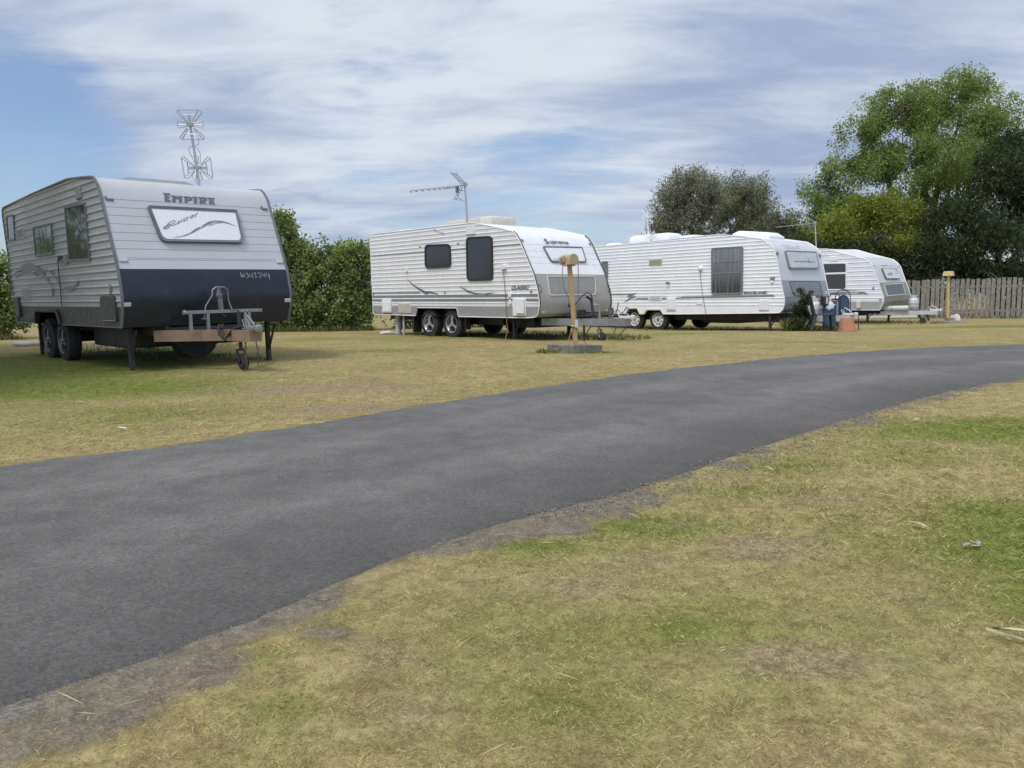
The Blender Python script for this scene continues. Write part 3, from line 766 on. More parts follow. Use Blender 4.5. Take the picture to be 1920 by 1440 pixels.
    def bowtie(s, x, y, zb, m, scale=1., rotu=None, name='bow_tie_antenna'):
        """mast carrying two cross-shaped wire elements"""
        u = Vector(rotu).normalized(); k = .001*scale
        f = lambda px, py, dd=0.: Vector((x, y, zb))+u*((px-490)*k)+Vector((0, 0, (1310-py)*k))+u.cross(Vector((0, 0, 1)))*dd
        mb = MB(); mb.tube([f(490, 1440), f(488, 1310), f(470, 1060), f(410, 420), f(405, 270)], .019*scale, 8)
        mast = mb.build(name, m, s.root, auto=40)
        r = .0085*scale
        for nm, (cx, cy), loops in (('upper_element', (418, 415), [
                [(470, 365), (560, 195), (590, 215), (585, 250), (480, 385), None], [(350, 365), (235, 185), (215, 210), (225, 245), (345, 370), None]]), ('lower_element', (480, 1070), [])):
            mb = MB()
            mb.lathe([(0, -.03*scale), (.055*scale, -.02*scale), (.06*scale, .02*scale), (0, .035*scale)], f(cx, cy), 'z', 12)
            if cy < 600:
                P_ = [[(360, 375), (215, 225), (222, 185), (250, 183), (560, 193), (592, 215), (588, 245), (465, 375)], [(245, 185), (385, 370)], [(555, 195), (450, 370)], [(305, 266), (505, 270)],
                      [(365, 465), (255, 600), (262, 630), (290, 640), (600, 645), (626, 620), (615, 590), (470, 465)], [(285, 635), (380, 480)], [(598, 640), (460, 475)], [(345, 560), (545, 568)],
                      [(370, 390), (230, 362), (220, 410), (238, 465), (370, 440)], [(222, 412), (370, 412)], [(470, 400), (600, 370), (618, 420), (612, 472), (470, 430)], [(470, 420), (618, 422)]]
            else:
                P_ = [[(430, 1040), (268, 892), (235, 900), (232, 930), (262, 1220), (330, 1225), (430, 1110)], [(240, 915), (430, 1045)], [(262, 1215), (420, 1120)], [(320, 980), (328, 1165)],
                      [(540, 1030), (655, 905), (685, 910), (700, 960), (716, 1225), (690, 1252), (665, 1245), (535, 1110)], [(690, 935), (545, 1040)], [(700, 1225), (545, 1115)], [(622, 985), (632, 1170)],
                      [(455, 1010), (410, 890), (470, 885), (515, 900), (495, 1010)], [(460, 1120), (440, 1245), (490, 1265), (540, 1250), (505, 1120)]]
                mb.bar(f(330, 1072), f(440, 1075), .02*scale, .045*scale); mb.bar(f(520, 1078), f(630, 1078), .02*scale, .045*scale)
            for i, p in enumerate(P_):
                mb.tube([f(a, b_, (.02 if i % 3 else -.02)*scale) for a, b_ in p], r, 5)
            mb.build(nm, m, mast)
        mb = MB()
        for p in ([(455, 520), (510, 560), (540, 640), (530, 710), (480, 742), (455, 740)], [(440, 745), (390, 755), (370, 810), (400, 890), (440, 960)], [(460, 768), (510, 775), (545, 860), (545, 960), (520, 1020)], [(440, 1130), (400, 1170), (410, 1240), (470, 1310)]):
            mb.tube([f(a, b_, .02) for a, b_ in p], .004*scale, 5)
        mb.build('coax_cable', M['decal'] if m is not M['wantenna'] else m, mast)
    def yagi(s, x, y, zb, zt, zboom, xe, ze, m, nd=11, refl=.42):
        mb = MB(); mb.tube([(x+.09, y, zb), (x, y, zt)], .022, 8); mb.box(x-.03, x+.05, y-.04, y+.04, zboom-.02, zt+.03)
        mast = mb.build('yagi_antenna', m, s.root, auto=40)
        mb = MB(); a, b_ = Vector((x, y, zboom)), Vector((xe, y, ze)); mb.bar(a, b_, .022, .022)
        mb.build('boom', m, mast)
        mb = MB()
        for i in range(nd):
            t_ = [.16, .22, .27, .31, .36, .44, .53, .64, .76, .88, .995, .98][i]
            p = a.lerp(b_, t_); mb.tube([p+Vector((0, -.05, -.035)), p+Vector((0, .05, -.035))], .008, 5); mb.bar(p+Vector((0, 0, 0)), p+Vector((0, 0, -.04)), .012, .012, up=(0, 1, 0))
        mb.build('director', M['decal'], mast)
        mb = MB()
        for sg, ex in ((1, -.43), (-1, -.30)):
            for k_ in range(4 if sg > 0 else 2):
                yy = -.09+.06*k_
                mb.tube([a+Vector((0, yy, 0)), a+Vector((ex, yy, sg*(.34 if sg > 0 else .31)))], .0075, 5)
            for k_ in (.35, .95): mb.tube([a+Vector((ex*k_, -.1, sg*.33*k_)), a+Vector((ex*k_, .1, sg*.33*k_))], .006, 5)
        mb.build('reflector', M['decal'], mast)
        mb = MB(); p = a.lerp(b_, .13); mb.box(p.x-.03, p.x+.03, p.y-.03, p.y+.03, p.z-.16, p.z-.01); mb.tube([p+Vector((0, 0, -.15)), p+Vector((.02, 0, -.26)), p+Vector((.12, 0, -.33)), (x+.02, y, zboom-.40)], .007, 5)
        mb.build('balun_box', M['decal'], mast)

BEAD = [(0, 0), (.06, .02), (.55, .10), (.60, .45), (.66, .85), (.74, 1), (.82, .85), (.90, .40), (.94, .03)]
WAVE = [(0, 0), (.08, .0), (.45, .06), (.62, .35), (.74, .80), (.82, 1.), (.90, .85), (.95, .45), (.98, .06)]
DBL = [(0, 0), (.30, .03), (.36, .30), (.42, .30), (.48, .0), (.62, .0), (.70, .55), (.78, 1.), (.88, 1.), (.95, .4), (.98, 0)]
# traced artwork of the nearest van, (y, z) on its front
EMPIRE = [[(-0.384, 2.481), (-0.285, 2.484), (-0.288, 2.463), (-0.325, 2.458), (-0.331, 2.436), (-0.303, 2.436), (-0.307, 2.415), (-0.334, 2.413), (-0.341, 2.384), (-0.3, 2.386), (-0.305, 2.364), (-0.387, 2.361), (-0.372, 2.45), (-0.345, 2.457), (-0.375, 2.464)], [(-0.286, 2.452), (-0.204, 2.454), (-0.19, 2.441), (-0.174, 2.453), (-0.121, 2.454), (-0.146, 2.363), (-0.189, 2.362), (-0.177, 2.417), (-0.198, 2.407), (-0.222, 2.416), (-0.237, 2.362), (-0.282, 2.363), (-0.266, 2.427), (-0.244, 2.433), (-0.275, 2.437)], [(-0.092, 2.43), (-0.045, 2.431), (-0.067, 2.364), (-0.109, 2.361)], [(-0.109, 2.451), (-0.016, 2.453), (0.017, 2.442), (0.022, 2.424), (0.006, 2.405), (-0.026, 2.395), (-0.057, 2.391), (-0.054, 2.405), (-0.033, 2.411), (-0.02, 2.426), (-0.03, 2.439), (-0.099, 2.437)], [(0.021, 2.456), (0.102, 2.459), (0.073, 2.364), (0.023, 2.361), (0.044, 2.435), (0.033, 2.443)], [(0.128, 2.438), (0.171, 2.439), (0.15, 2.364), (0.107, 2.361)], [(0.108, 2.455), (0.216, 2.46), (0.239, 2.446), (0.237, 2.427), (0.216, 2.407), (0.182, 2.4), (0.214, 2.366), (0.173, 2.363), (0.161, 2.397), (0.166, 2.409), (0.182, 2.417), (0.19, 2.431), (0.181, 2.442), (0.12, 2.442)], [(0.242, 2.458), (0.358, 2.459), (0.354, 2.442), (0.312, 2.442), (0.308, 2.425), (0.337, 2.425), (0.331, 2.408), (0.305, 2.407), (0.301, 2.39), (0.344, 2.388), (0.336, 2.367), (0.248, 2.364), (0.272, 2.439), (0.257, 2.443)]]
SCRIPT = [[(-0.429, 1.97), (-0.456, 1.955), (-0.485, 1.942), (-0.512, 1.943), (-0.517, 1.952), (-0.498, 1.969), (-0.458, 1.99), (-0.441, 2.015), (-0.404, 2.044), (-0.364, 2.066), (-0.332, 2.07), (-0.325, 2.062), (-0.338, 2.043), (-0.378, 2.022), (-0.42, 2.006), (-0.449, 1.999)], [(-0.494, 1.959), (-0.466, 1.976), (-0.417, 1.99), (-0.359, 2.004), (-0.307, 2.027), (-0.291, 2.031)], [(-0.291, 2.062), (-0.273, 2.07), (-0.298, 2.033), (-0.286, 2.034), (-0.253, 2.059), (-0.223, 2.093), (-0.254, 2.053), (-0.243, 2.052)], [(-0.176, 2.115), (-0.205, 2.094), (-0.199, 2.086), (-0.184, 2.083), (-0.2, 2.068), (-0.225, 2.061)], [(-0.12, 2.134), (-0.146, 2.125), (-0.161, 2.112), (-0.139, 2.105), (-0.151, 2.088), (-0.185, 2.079)], [(-0.044, 2.167), (-0.081, 2.145), (-0.108, 2.119), (-0.093, 2.113), (-0.055, 2.138), (-0.036, 2.159), (-0.044, 2.167)], [(-0.023, 2.168), (-0.001, 2.177), (-0.024, 2.135)], [(-0.014, 2.156), (0.008, 2.182), (0.032, 2.204)]]
SWOOSH = [[(-0.415, 1.826), (-0.294, 1.847), (-0.165, 1.894), (-0.063, 1.964), (0.031, 2.002), (-0.002, 1.96), (-0.101, 1.908), (-0.221, 1.856), (-0.333, 1.831)], [(0.011, 1.961), (0.061, 2.024), (0.161, 2.078), (0.253, 2.099), (0.354, 2.1), (0.461, 2.073), (0.576, 2.021), (0.445, 2.06), (0.335, 2.077), (0.246, 2.073), (0.135, 2.028)], [(0.147, 2.024), (0.269, 2.064), (0.374, 2.079), (0.371, 2.069), (0.266, 2.054), (0.15, 2.013)]]
DIGITS = [[(0.467, 1.354), (0.464, 1.313), (0.468, 1.284), (0.487, 1.282), (0.5, 1.298), (0.491, 1.313), (0.473, 1.302)], [(0.505, 1.341), (0.514, 1.313), (0.515, 1.278)], [(0.537, 1.335), (0.563, 1.348), (0.572, 1.335), (0.548, 1.309), (0.575, 1.308), (0.575, 1.287), (0.548, 1.265)], [(0.6, 1.335), (0.597, 1.298), (0.613, 1.282), (0.634, 1.287)], [(0.64, 1.341), (0.64, 1.291), (0.645, 1.265)], [(0.667, 1.339), (0.693, 1.348), (0.701, 1.332), (0.673, 1.306), (0.699, 1.298), (0.7, 1.283), (0.678, 1.268)], [(0.722, 1.335), (0.756, 1.346), (0.773, 1.332), (0.763, 1.298), (0.742, 1.272), (0.778, 1.272)], [(0.798, 1.339), (0.801, 1.309), (0.818, 1.294), (0.835, 1.298)], [(0.837, 1.339), (0.84, 1.305), (0.844, 1.283)], [(0.866, 1.347), (0.87, 1.313), (0.886, 1.294), (0.906, 1.29)], [(0.907, 1.339), (0.907, 1.286), (0.906, 1.245)]]
# ---- nearest van: dark navy nose, beige ribbed side
a_ = [(-3.66, .605), (-3.56, .80), (-2.36, .805), (-2.20, .605)]
v = Caravan('caravan', 'nearest caravan, white over navy front lettered EMPIRE, grey-beige ribbed side', (-4.733, 11.581, .051, -.7941), -.00427, .0137, 2.44,
    [(-5.048, .597), (-5.10, .80), (-5.40, 2.55), (-5.385, 2.65), (-5.30, 2.695), (-3.2, 2.74), (-1.265, 2.757), (-.60, 2.708), (-.20, 2.672), (-.076, 2.652), (.0, 2.607), (.055, 2.555), (.125, 2.479), (.605, 1.396), (.689, 1.059), (.655, .83), (.562, .614)],
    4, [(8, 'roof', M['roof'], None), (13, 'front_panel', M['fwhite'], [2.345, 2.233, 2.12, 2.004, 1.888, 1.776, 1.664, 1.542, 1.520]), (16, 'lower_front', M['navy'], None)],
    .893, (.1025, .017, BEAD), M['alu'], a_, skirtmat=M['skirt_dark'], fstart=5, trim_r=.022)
S_, F_ = v.side, v.fpt
v.dull = True
v.window([(-1.46, 2.375), (-.48, 2.355), (-.455, 1.545), (-1.46, 1.575)], S_, .02, fm=M['trim_d'], gm=M['glassr'], fw=.03, label='tall window with warped reflections')
v.window([(-3.31, 2.205), (-2.24, 2.20), (-2.25, 1.722), (-3.32, 1.722)], S_, .02, fm=M['trim_d'], gm=M['glassr'], fw=.03, label='square window reflecting the bushes')
v.window([(-5.05, 2.53), (-4.56, 2.52), (-4.60, 2.07), (-5.10, 2.08)], S_, .02, fm=M['trim_d'], gm=M['glassr'], fw=.03, label='small rear window')
v.vent(rect(-4.52, -3.96, 2.065, 2.26), S_, M['alu']); v.vent(rect(-4.45, -3.95, .957, 1.235), S_, M['alu'])
v.plate(rect(-.845, -.61, 2.425, 2.58), S_, .01, 'flue_cover', M['gbox'], d1=.03)
v.plate(rect(-.165, .46, .697, 1.045), S_, [.09, .09, .02, .02], 'tunnel_boot_door', M['skirt_dark'], d1=.03)
v.plate(rect(-.12, .42, .70, .712), S_, .004, 'door_trim', M['galv'], d0=.02, d1=.036)
v.plate(rect(-5.0, -4.70, .70, 1.045), S_, .03, 'service_hatch', M['skirt_dark'], d1=.045)
v.plate(rect(-5.2, -4.70, 1.045, 1.075), S_, .004, 'rear_bumper_end', M['galv'], d1=.05)
for uu, vv in ((-2.50, 1.16), (.30, 1.17)): v.plate(rect(uu-.02, uu+.02, vv-.11, vv+.03), S_, .01, 'awning_bracket', M['decal_m'], d1=.035)
# power inlet and its drooping lead
v.plate(rect(-1.72, -1.53, 1.535, 1.665), S_, .02, 'power_inlet', M['gbox'], d1=.035)
mb = MB(); mb.add([S_(-2.02, 1.60, .012), S_(-1.72, 1.665, .012), S_(-1.72, 1.665, .10), S_(-1.98, 1.60, .04)], [(0, 1, 2, 3)]); mb.add([S_(-2.02, 1.592, .012), S_(-1.72, 1.655, .012), S_(-1.72, 1.655, .10), S_(-1.98, 1.592, .04)], [(0, 1, 2, 3)])
mb.build('inlet_flap', M['alu'], v.root)
def arcpoly(p0, p1, p2, w0, w1, n=14):
    out = []; back = []
    for i in range(n+1):
        t_ = i/n; q = [(1-t_)**2*a+2*t_*(1-t_)*b_+t_*t_*c_ for a, b_, c_ in zip(p0, p1, p2)]
        w_ = w0+(w1-w0)*t_; w_ *= math.sin(math.pi*min(1, t_*1.02+.02))**.6
        out.append((q[0], q[1]+w_)); back.append((q[0], q[1]-w_))
    return out+back[::-1]
v.decal([arcpoly((-4.9, 1.47), (-3.6, 1.80), (-2.45, 1.18), .05, .06), arcpoly((-3.5, 1.46), (-2.2, 1.62), (-1.95, 1.02), .012, .02), arcpoly((-4.9, 1.40), (-3.9, 1.60), (-3.2, 1.36), .02, .03), arcpoly((-1.9, 1.18), (-1.3, 1.12), (-1.05, 1.30), .05, .015)],
        S_, 'swoosh_decal', M['decal_m'], d=.018)
v.wheel(-2.50, .34, 'star'); v.wheel(-3.36, .34, 'star')
for sg in (-1, 1):
    mb = MB(); mb.tube([(x_, sg*(1.22+.03), z_) for x_, z_ in ((-3.66, .60), (-3.60, .78), (-3.52, .815), (-2.40, .82), (-2.31, .78), (-2.20, .60))], .026, 8); mb.build('wheel_arch_trim', M['black'], v.root, auto=40)
v.under(-5.0, .55, (-2.50, -3.36), .60, [(-4.7, -.95), (-4.7, .95), (.25, -1.02), (.25, 1.02)], -.03, [(-1.95, -.35, -.85, .85, .27), (-4.5, -3.8, -.9, .8, .33), (-3.2, -2.6, -.5, .5, .30)])  # tank boxes added and enlarged to block light under this van
MB().tube([(.05, 0, .40), (-.28, .0, .385)], .30, 20).build('spare_wheel', M['rubber'], v.root, auto=40)
# front stoneguard window with artwork
fr_q = [(-.655, 2.262), (.642, 2.275), (.625, 1.775), (-.585, 1.760)]
o_ = rq(fr_q, [.02, .02, .09, .09]); mbq = MB(); mbq.ring(o_, inset(o_, .036), F_, -.01, .055, .045); w_ = mbq.build('stone_guard', M['trim_d'], v.root, auto=40)
mbq = MB(); mbq.poly(inset(o_, .036), F_, -.01, .036); mbq.build('guard_panel', mat('guard_white', (.72, .735, .77), .3, var=.03), w_)
Fd = lambda y_, z_, d: F_(y_, z_, d+.036)
ribbon(SCRIPT, .0085, Fd, .002, 'script_lettering', M['decal'], w_)
v.decal(SWOOSH, Fd, 'swoosh_artwork', M['decal_m'], d=.003, parent=w_)
mbq = MB()
for p in EMPIRE: mbq.poly(p, F_, .001, .008)
mbq.build('name_lettering', mat('badge_grey', (.115, .13, .145), .4), v.root)
for i, p in enumerate(DIGITS): pass
ribbon(DIGITS, .006, F_, .001, 'chalk_number', M['chalk'], v.root)
for yy in (-1.12, 1.12):
    mbq = MB(); mbq.poly(rect(yy-.05, yy+.045, 2.325, 2.345), F_, 0, .02); mbq.poly(rect(yy-.055, yy-.035, 2.345, 2.375), F_, 0, .02); mbq.build('guard_bracket', M['decal'], v.root)
    v.lamp(yy+.01*np.sign(yy), 1.512, F_, .11, .05, M['pvc'], .02); v.lamp(yy*1.04, .925, F_, .10, .055, M['pvc'], .02)
v.drawbar(.50, .78, 1.92, .40, .555, M['primer'], xk=1.25, yk=.10)
v.coupling(1.95, .55, M['galv']); v.jockey(1.40, .03, .80, .50, m=M['chassis'])
mb = MB()   # tool rack across the drawbar
mb.bar((1.02, -.56, .80), (1.02, .56, .80), .035, .045)
for yy in (-.48, -.24, .30, .36): mb.bar((1.02, yy, .545), (1.02, yy, .79), .035, .04)
mb.tube([(1.02, -.575, .80), (1.02, -.545, .80)], .032, 10); mb.build('drawbar_rack', M['galv'], v.root)
mb = MB(); mb.tube([(1.0, -.28, .72), (1.0, -.25, .88), (1.0, -.15, 1.02), (1.0, -.14, 1.10), (1.0, -.09, 1.135), (1.0, .03, 1.135), (1.0, .075, 1.10), (1.0, .08, .95), (1.02, .11, .83), (1.05, .13, .79)], .0085, 6); mb.box(.97, 1.03, -.31, -.24, .70, .715)
mb.build('wire_loop', M['galv'], v.root, auto=50)
mb = MB(); mb.bar((.99, -.03, .82), (.97, -.03, 1.0), .05, .05, up=(0, 1, 0)); mb.lathe([(0, -.04), (.04, -.03), (.048, .0), (.03, .03), (0, .04)], (.97, -.03, 1.02), 'x', 14); mb.lathe([(0, -.03), (.035, -.02), (.02, .05), (0, .06)], (.96, -.03, 1.08), 'z', 12)
mb.build('pump_handle', M['trim_d'], v.root, auto=40)
mb = MB(); mb.bar((1.05, -.05, .75), (1.18, -.05, .74), .014, .014); mb.tube([(1.30, -.13, .58), (1.28, -.32, .59)], .012, 6)
for q in (0, .05): mb.tube([(1.20, -.16+q, .62), (1.30, -.22, .60-q), (1.36, -.25+q, .50), (1.40, -.20, .42), (1.45, -.1+q, .56), (1.52, .0, .60), (1.60, .06, .57)], .016, 6)
mb.build('coiled_lead', M['rubber'], v.root, auto=50)
v.chain([(1.72, -.05, .42), (1.73, -.06, .2), (1.72, -.05, .02), (1.66, -.10, 0.0)]); v.chain([(1.78, .06, .42), (1.81, .08, .28), (1.80, .07, .07)])
v.hatch(-1.75, -.72, -.62, .42, 2.735, 2.700, 2.84, 2.80, M['gbox']); v.hatch(-2.9, -2.2, -.2, .4, 2.74, 2.74, 2.87, 2.87, M['roof'])
v.bowtie(-.70, .50, 2.775, M['silver'], 1.0, (.675, .74, 0))
v1 = v

# ---- second van: white ribbed side, champagne nose
a_ = [(-3.76, .53), (-3.68, .735), (-2.075, .735), (-2.0, .53)]
v = Caravan('caravan', 'white ribbed caravan lettered Supreme and CLASSIC behind the timber power post', (.968, 17.833, .016, -.8273), -.0057, .001, 2.364,
    [(-5.70, .547), (-5.752, .60), (-5.806, 2.704), (-1.50, 2.70), (-1.378, 2.693), (-.62, 2.544), (-.077, 2.42), (.042, 2.338), (.159, 2.188), (.404, 1.762), (.50, 1.60), (.565, 1.485), (.703, 1.11), (.742, .93), (.749, .80), (.714, .634), (.66, .58), (.591, .553), (.291, .537)],
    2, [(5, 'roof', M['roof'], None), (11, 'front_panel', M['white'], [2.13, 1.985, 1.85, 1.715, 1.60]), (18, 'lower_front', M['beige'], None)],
    .782, (.0985, .012, WAVE), M['white'], a_, skirtmat=M['tread'], fstart=4, trim_r=.014, trim=M['trim_w'])
S_, F_ = v.side, v.fpt
for sg in (-1, 1): MB().tube([(x_+.012, sg*(v.W/2-.012), z_+.006) for x_, z_ in v.o[6:17]], .015, 6).build('front_seal', M['decal_d'], v.root, auto=40)
v.window([(-3.27, 2.30), (-2.25, 2.265), (-2.235, 1.712), (-3.28, 1.712)], S_, .14, fw=.05, d=.04, label='wide tinted window'); v.window([(-1.645, 2.385), (-.725, 2.36), (-.715, 1.372), (-1.64, 1.378)], S_, .13, fw=.045, d=.04, label='tall tinted window')
v.plate(rect(-1.66, -1.33, 2.44, 2.595), S_, .01, 'flue_cover', M['white'], d1=.03)
v.vent(rect(-4.52, -3.953, .60, .863), S_, M['cream'], 4)
q = v.plate(rect(-5.25, -4.825, .60, .962), S_, .02, 'service_hatch', M['trim_w'], d1=.04); v.plate(rect(-5.21, -4.865, .63, .90), S_, .02, 'hatch_door', M['trim_w'], d0=.03, d1=.05, parent=q)
q = v.plate(rect(-.07, .345, .578, .972), S_, .02, 'gas_locker', M['trim_w'], d1=.03); v.plate(rect(.07, .335, .63, .955), S_, .02, 'locker_door', M['trim_w'], d0=.03, d1=.075, parent=q)
for vv in (1.035, .87): v.plate([( -.17+.055*math.cos(k*math.pi/5), vv+.06*math.sin(k*math.pi/5)) for k in range(10)], S_, .01, 'filler_cap', M['trim_w'], d1=.03)
v.plate(rect(-.42, -.27, 1.60, 1.70), S_, .03, 'power_inlet', M['trim_w'], d1=.075)
v.plate(rect(-4.13, -4.05, 1.64, 1.77), S_, .03, 'outside_tap', M['trim_w'], d1=.04)
for uu, vv in ((-5.70, 1.09), (.50, 1.10), (-2.52, 1.115), (-3.5, 2.26), (-1.97, 2.255)): v.lamp(uu, vv, S_, .07, .045, M['lampred'], .02)
v.decal([rect(-5.765, -3.3, 2.12, 2.142), rect(-2.235, -1.66, 2.118, 2.14), rect(-.71, .19, 2.118, 2.138), rect(-5.73, -3.55, 1.106, 1.13)], S_, 'pinstripe', M['decal_m'], d=.0128)
v.decal([rect(-5.755, .715, 1.0, 1.055), rect(-5.755, -5.26, .905, .952), rect(-4.815, -.08, .905, .952), rect(.36, .735, .905, .952)], S_, 'stripe_band', M['decal_m'], d=.0132)
v.decal([[(-4.13, 1.50), (-3.82, 1.325), (-3.56, 1.225), (-3.30, 1.15), (-3.12, 1.145), (-3.18, 1.09), (-3.27, 1.068), (-3.42, 1.12), (-3.60, 1.195), (-3.85, 1.305)], [(-3.10, 1.14), (-2.86, 1.10), (-2.67, 1.01), (-2.88, 1.08), (-3.13, 1.095)],
         [(-1.95, 1.26), (-1.62, 1.15), (-1.33, 1.085), (-.96, 1.075), (-1.36, 1.055), (-1.66, 1.12)], [(-1.05, 1.06), (-.92, 1.085), (-.60, 1.095), (-.90, 1.055), (-.98, 1.02)]], S_, 'swoosh_decal', M['decal'], d=.0145)
text('CLASSIC', .125, S_, -.13, 1.155, v.root, M['decal_d'], d=.0175, shear=.35, bold=.004, sx=1.2, sy=.9, name='side_lettering')
v.wheel(-2.35, .35, 'star'); v.wheel(-3.27, .35, 'star')
v.under(-5.7, .45, (-2.35, -3.27), .54, [(-5.05, -.85), (-5.05, .85), (-.35, -.9), (-.35, .9)], -.03, [(-1.8, -.9, -.75, .7, .33), (-.55, .15, -.8, .6, .30)])
MB().box(-3.95, -3.90, -1.15, -.90, .10, .54).build('mud_flap', M['black'], v.root); MB().box(-1.86, -1.83, -1.12, -.95, .22, .54).build('mud_flap', M['black'], v.root)
mb = MB(); mb.tube([(-4.90, -.95, .54), (-4.90, -.95, .02)], .075, 10); mb.tube([(-4.45, -1.08, .54), (-4.45, -1.08, -.01)], .028, 8); mb.build('waste_pipe', M['pvc'], v.root, auto=40)
MB().bar((-5.80, -1.0, .70), (-5.97, -1.0, .70), .10, .08).build('rear_bumper', M['pvc'], v.root)
fr_q = [(-.555, 2.085), (.742, 2.115), (.675, 1.755), (-.50, 1.735)]
o_ = rq(fr_q, [.02, .02, .07, .07]); mbq = MB(); mbq.ring(o_, inset(o_, .028), F_, -.01, .04, .034); w_ = mbq.build('stone_guard', M['trim_d'], v.root, auto=40)
mbq = MB(); mbq.poly(inset(o_, .028), F_, -.01, .028); mbq.build('guard_panel', mat('guard_white', (.72, .735, .77), .3), w_)
text('Cadillac', .085, lambda y_, z_, d: F_(y_, z_, d+.028), -.40, 1.775, w_, M['decal'], d=.002, name='script_lettering', sx=1.2)
text('S', .160, F_, -.425, 2.160, v.root, M['decal_d'], d=.016, bold=.003, sx=1.75, name='name_initial')
text('upreme', .115, F_, -.275, 2.178, v.root, M['decal_d'], d=.016, bold=.0025, sx=1.75, name='name_lettering')
lw = rq([(-.80, 1.435), (.80, 1.455), (.66, 1.02), (-.86, 1.01)], [.02, .02, .08, .06]); lw2 = inset(lw, .022)
mbq = MB(); mbq.ring(lw, lw2, F_, -.004, .016); w_ = mbq.build('boot_trim', M['cream'], v.root, auto=40); mbq = MB(); mbq.poly(lw2, F_, -.004, .006); mbq.build('boot_door', mat('boot_grey', (.26, .255, .235), .42), w_)
for yy in (-1.10, 1.10):
    v.lamp(yy, 2.21, F_, .06, .05); v.lamp(yy*.95, .66, F_, .09, .035, M['cream'])
    mbq = MB(); mbq.tube([F_(yy*1.02, 1.24, .0), F_(yy*1.02, 1.24, .05), F_(yy*1.02, 1.12, .07), F_(yy*1.0, 1.08, .0)], .008, 5); mbq.build('grab_handle', M['decal_d'], v.root)
v.drawbar(.35, .72, 2.20, .36, .515, M['galv'], xk=1.75, yk=.11)
v.coupling(2.26, .515, M['steelw']); v.jockey(1.52, -.13, .80, .46)
mb = MB(); mb.tube([(1.05, -.46, .52), (1.05, -.46, .62), (.95, .0, .64), (1.05, .46, .62), (1.05, .46, .52)], .016, 6); mb.box(.98, 1.12, -.30, -.12, .52, .70); mb.box(.80, 1.25, -.42, .42, .55, .575)
mb.build('drawbar_tray', M['chassis'], v.root)
mb = MB(); mb.lathe([(0, -.05), (.06, -.04), (.06, .05), (.02, .06), (0, .06)], (.95, -.42, .80), 'z', 12); mb.bar((.95, -.42, .57), (.95, -.42, .76), .03, .03, up=(0, 1, 0)); mb.tube([(1.0, -.35, .80), (1.03, -.15, 1.0), (1.05, .0, 1.07), (1.05, .13, 1.03), (1.07, .16, .9), (1.12, .05, .75), (1.3, -.1, .55)], .012, 6)
mb.tube([(1.03, .0, .98), (1.06, .10, .93), (1.08, .12, .84), (1.15, .08, .62), (1.25, .05, .55)], .028, 6); mb.build('coiled_lead', M['rubber'], v.root, auto=50)
for yy in (.18, .28): MB().tube([(1.62, yy-.1, .52), (1.62, yy-.1, .74)], .03, 10).build('hitch_post', M['dalloy'], v.root)
mb = MB(); mb.tube([(1.85, 0, .60), (1.90, .0, .70), (1.93, 0, .86)], .014, 6); mb.tube([(1.80, -.06, .52), (1.86, -.03, .68), (1.90, 0, .71), (1.95, .04, .66), (1.97, .05, .54)], .012, 6); mb.build('brake_lever', M['galv'], v.root)
mb = MB(); mb.tube([(1.6, .1, .55), (1.75, .06, .58), (1.95, .0, .58), (2.08, .0, .66), (2.14, .02, .76), (2.20, 0, .74), (2.18, -.03, .62), (2.1, -.03, .56)], .013, 6); mb.build('brake_hose', M['trim_d'], v.root, auto=50)
v.chain([(1.95, -.06, .37), (1.86, -.06, .2), (1.90, -.07, .11), (2.0, -.05, .16), (2.12, .0, .30), (2.14, 0, .36)])
mb = MB(); mb.bar((1.28, -.36, .37), (1.28, -.36, .02), .035, .035, up=(0, 1, 0)); mb.bar((1.45, -.3, .37), (1.28, -.36, .14), .015, .02); mb.build('drawbar_prop', M['chassis'], v.root)
bx = MB(); bx.box(-3.52, -1.66, -.42, .42, 2.68, 2.93, .07); a2 = bx.build('air_conditioner', M['cream'], v.root, auto=40); MB().box(-2.62, -2.58, -.425, .425, 2.70, 2.936).build('casing_seam', M['pvc'], a2)
v.hatch(-5.35, -4.55, -.75, -.10, 2.70, 2.70, 2.80, 2.80, M['roof']); v.yagi(-2.10, -.85, 2.69, 3.68, 3.65, -4.33, 3.75, M['silver'])
mb = MB(); mb.tube([S_(-2.92, 2.668, .02), S_(-2.72, 2.60, .03), S_(-2.50, 2.545, .03)], .008, 5); mb.build('aerial_cable', M['pvc'], v.root)
v2 = v

# ---- third van: long bluish white side, grey nose
a_ = [(-5.20, .512), (-5.06, .665), (-4.73, .668), (-4.615, .495), (-4.43, .495), (-4.31, .628), (-3.80, .632), (-3.68, .512)]
v = Caravan('caravan', 'long white caravan with grey curtained window and SPACELAND lettering, grey nose', (7.968, 21.674, -.072, -.8710), -.0006, .0002, 2.41,
    [(-7.6, .51), (-7.66, .60), (-7.66, 2.62), (-7.6, 2.69), (-6.34, 2.709), (-1.90, 2.778), (-1.699, 2.775), (-.983, 2.682), (-.366, 2.568), (-.219, 2.488), (-.039, 2.363), (.033, 2.275), (.14, 1.903), (.248, 1.442), (.369, .986), (.382, .814), (.34, .662), (.248, .575), (.059, .567), (-3.2, .512)],
    3, [(8, 'roof', M['roof'], None), (13, 'front_panel', mat('front_pale_grey', (.545, .56, .58), .36, var=.04), None), (18, 'lower_front', mat('front_mid_grey', (.29, .305, .315), .40, var=.06), None)],
    .70, (.0965, .0125, WAVE), M['white2'], a_, skirtmat=M['white2'], fstart=5, trim_r=.014, trim=M['trim_w'])
S_, F_ = v.side, v.fpt
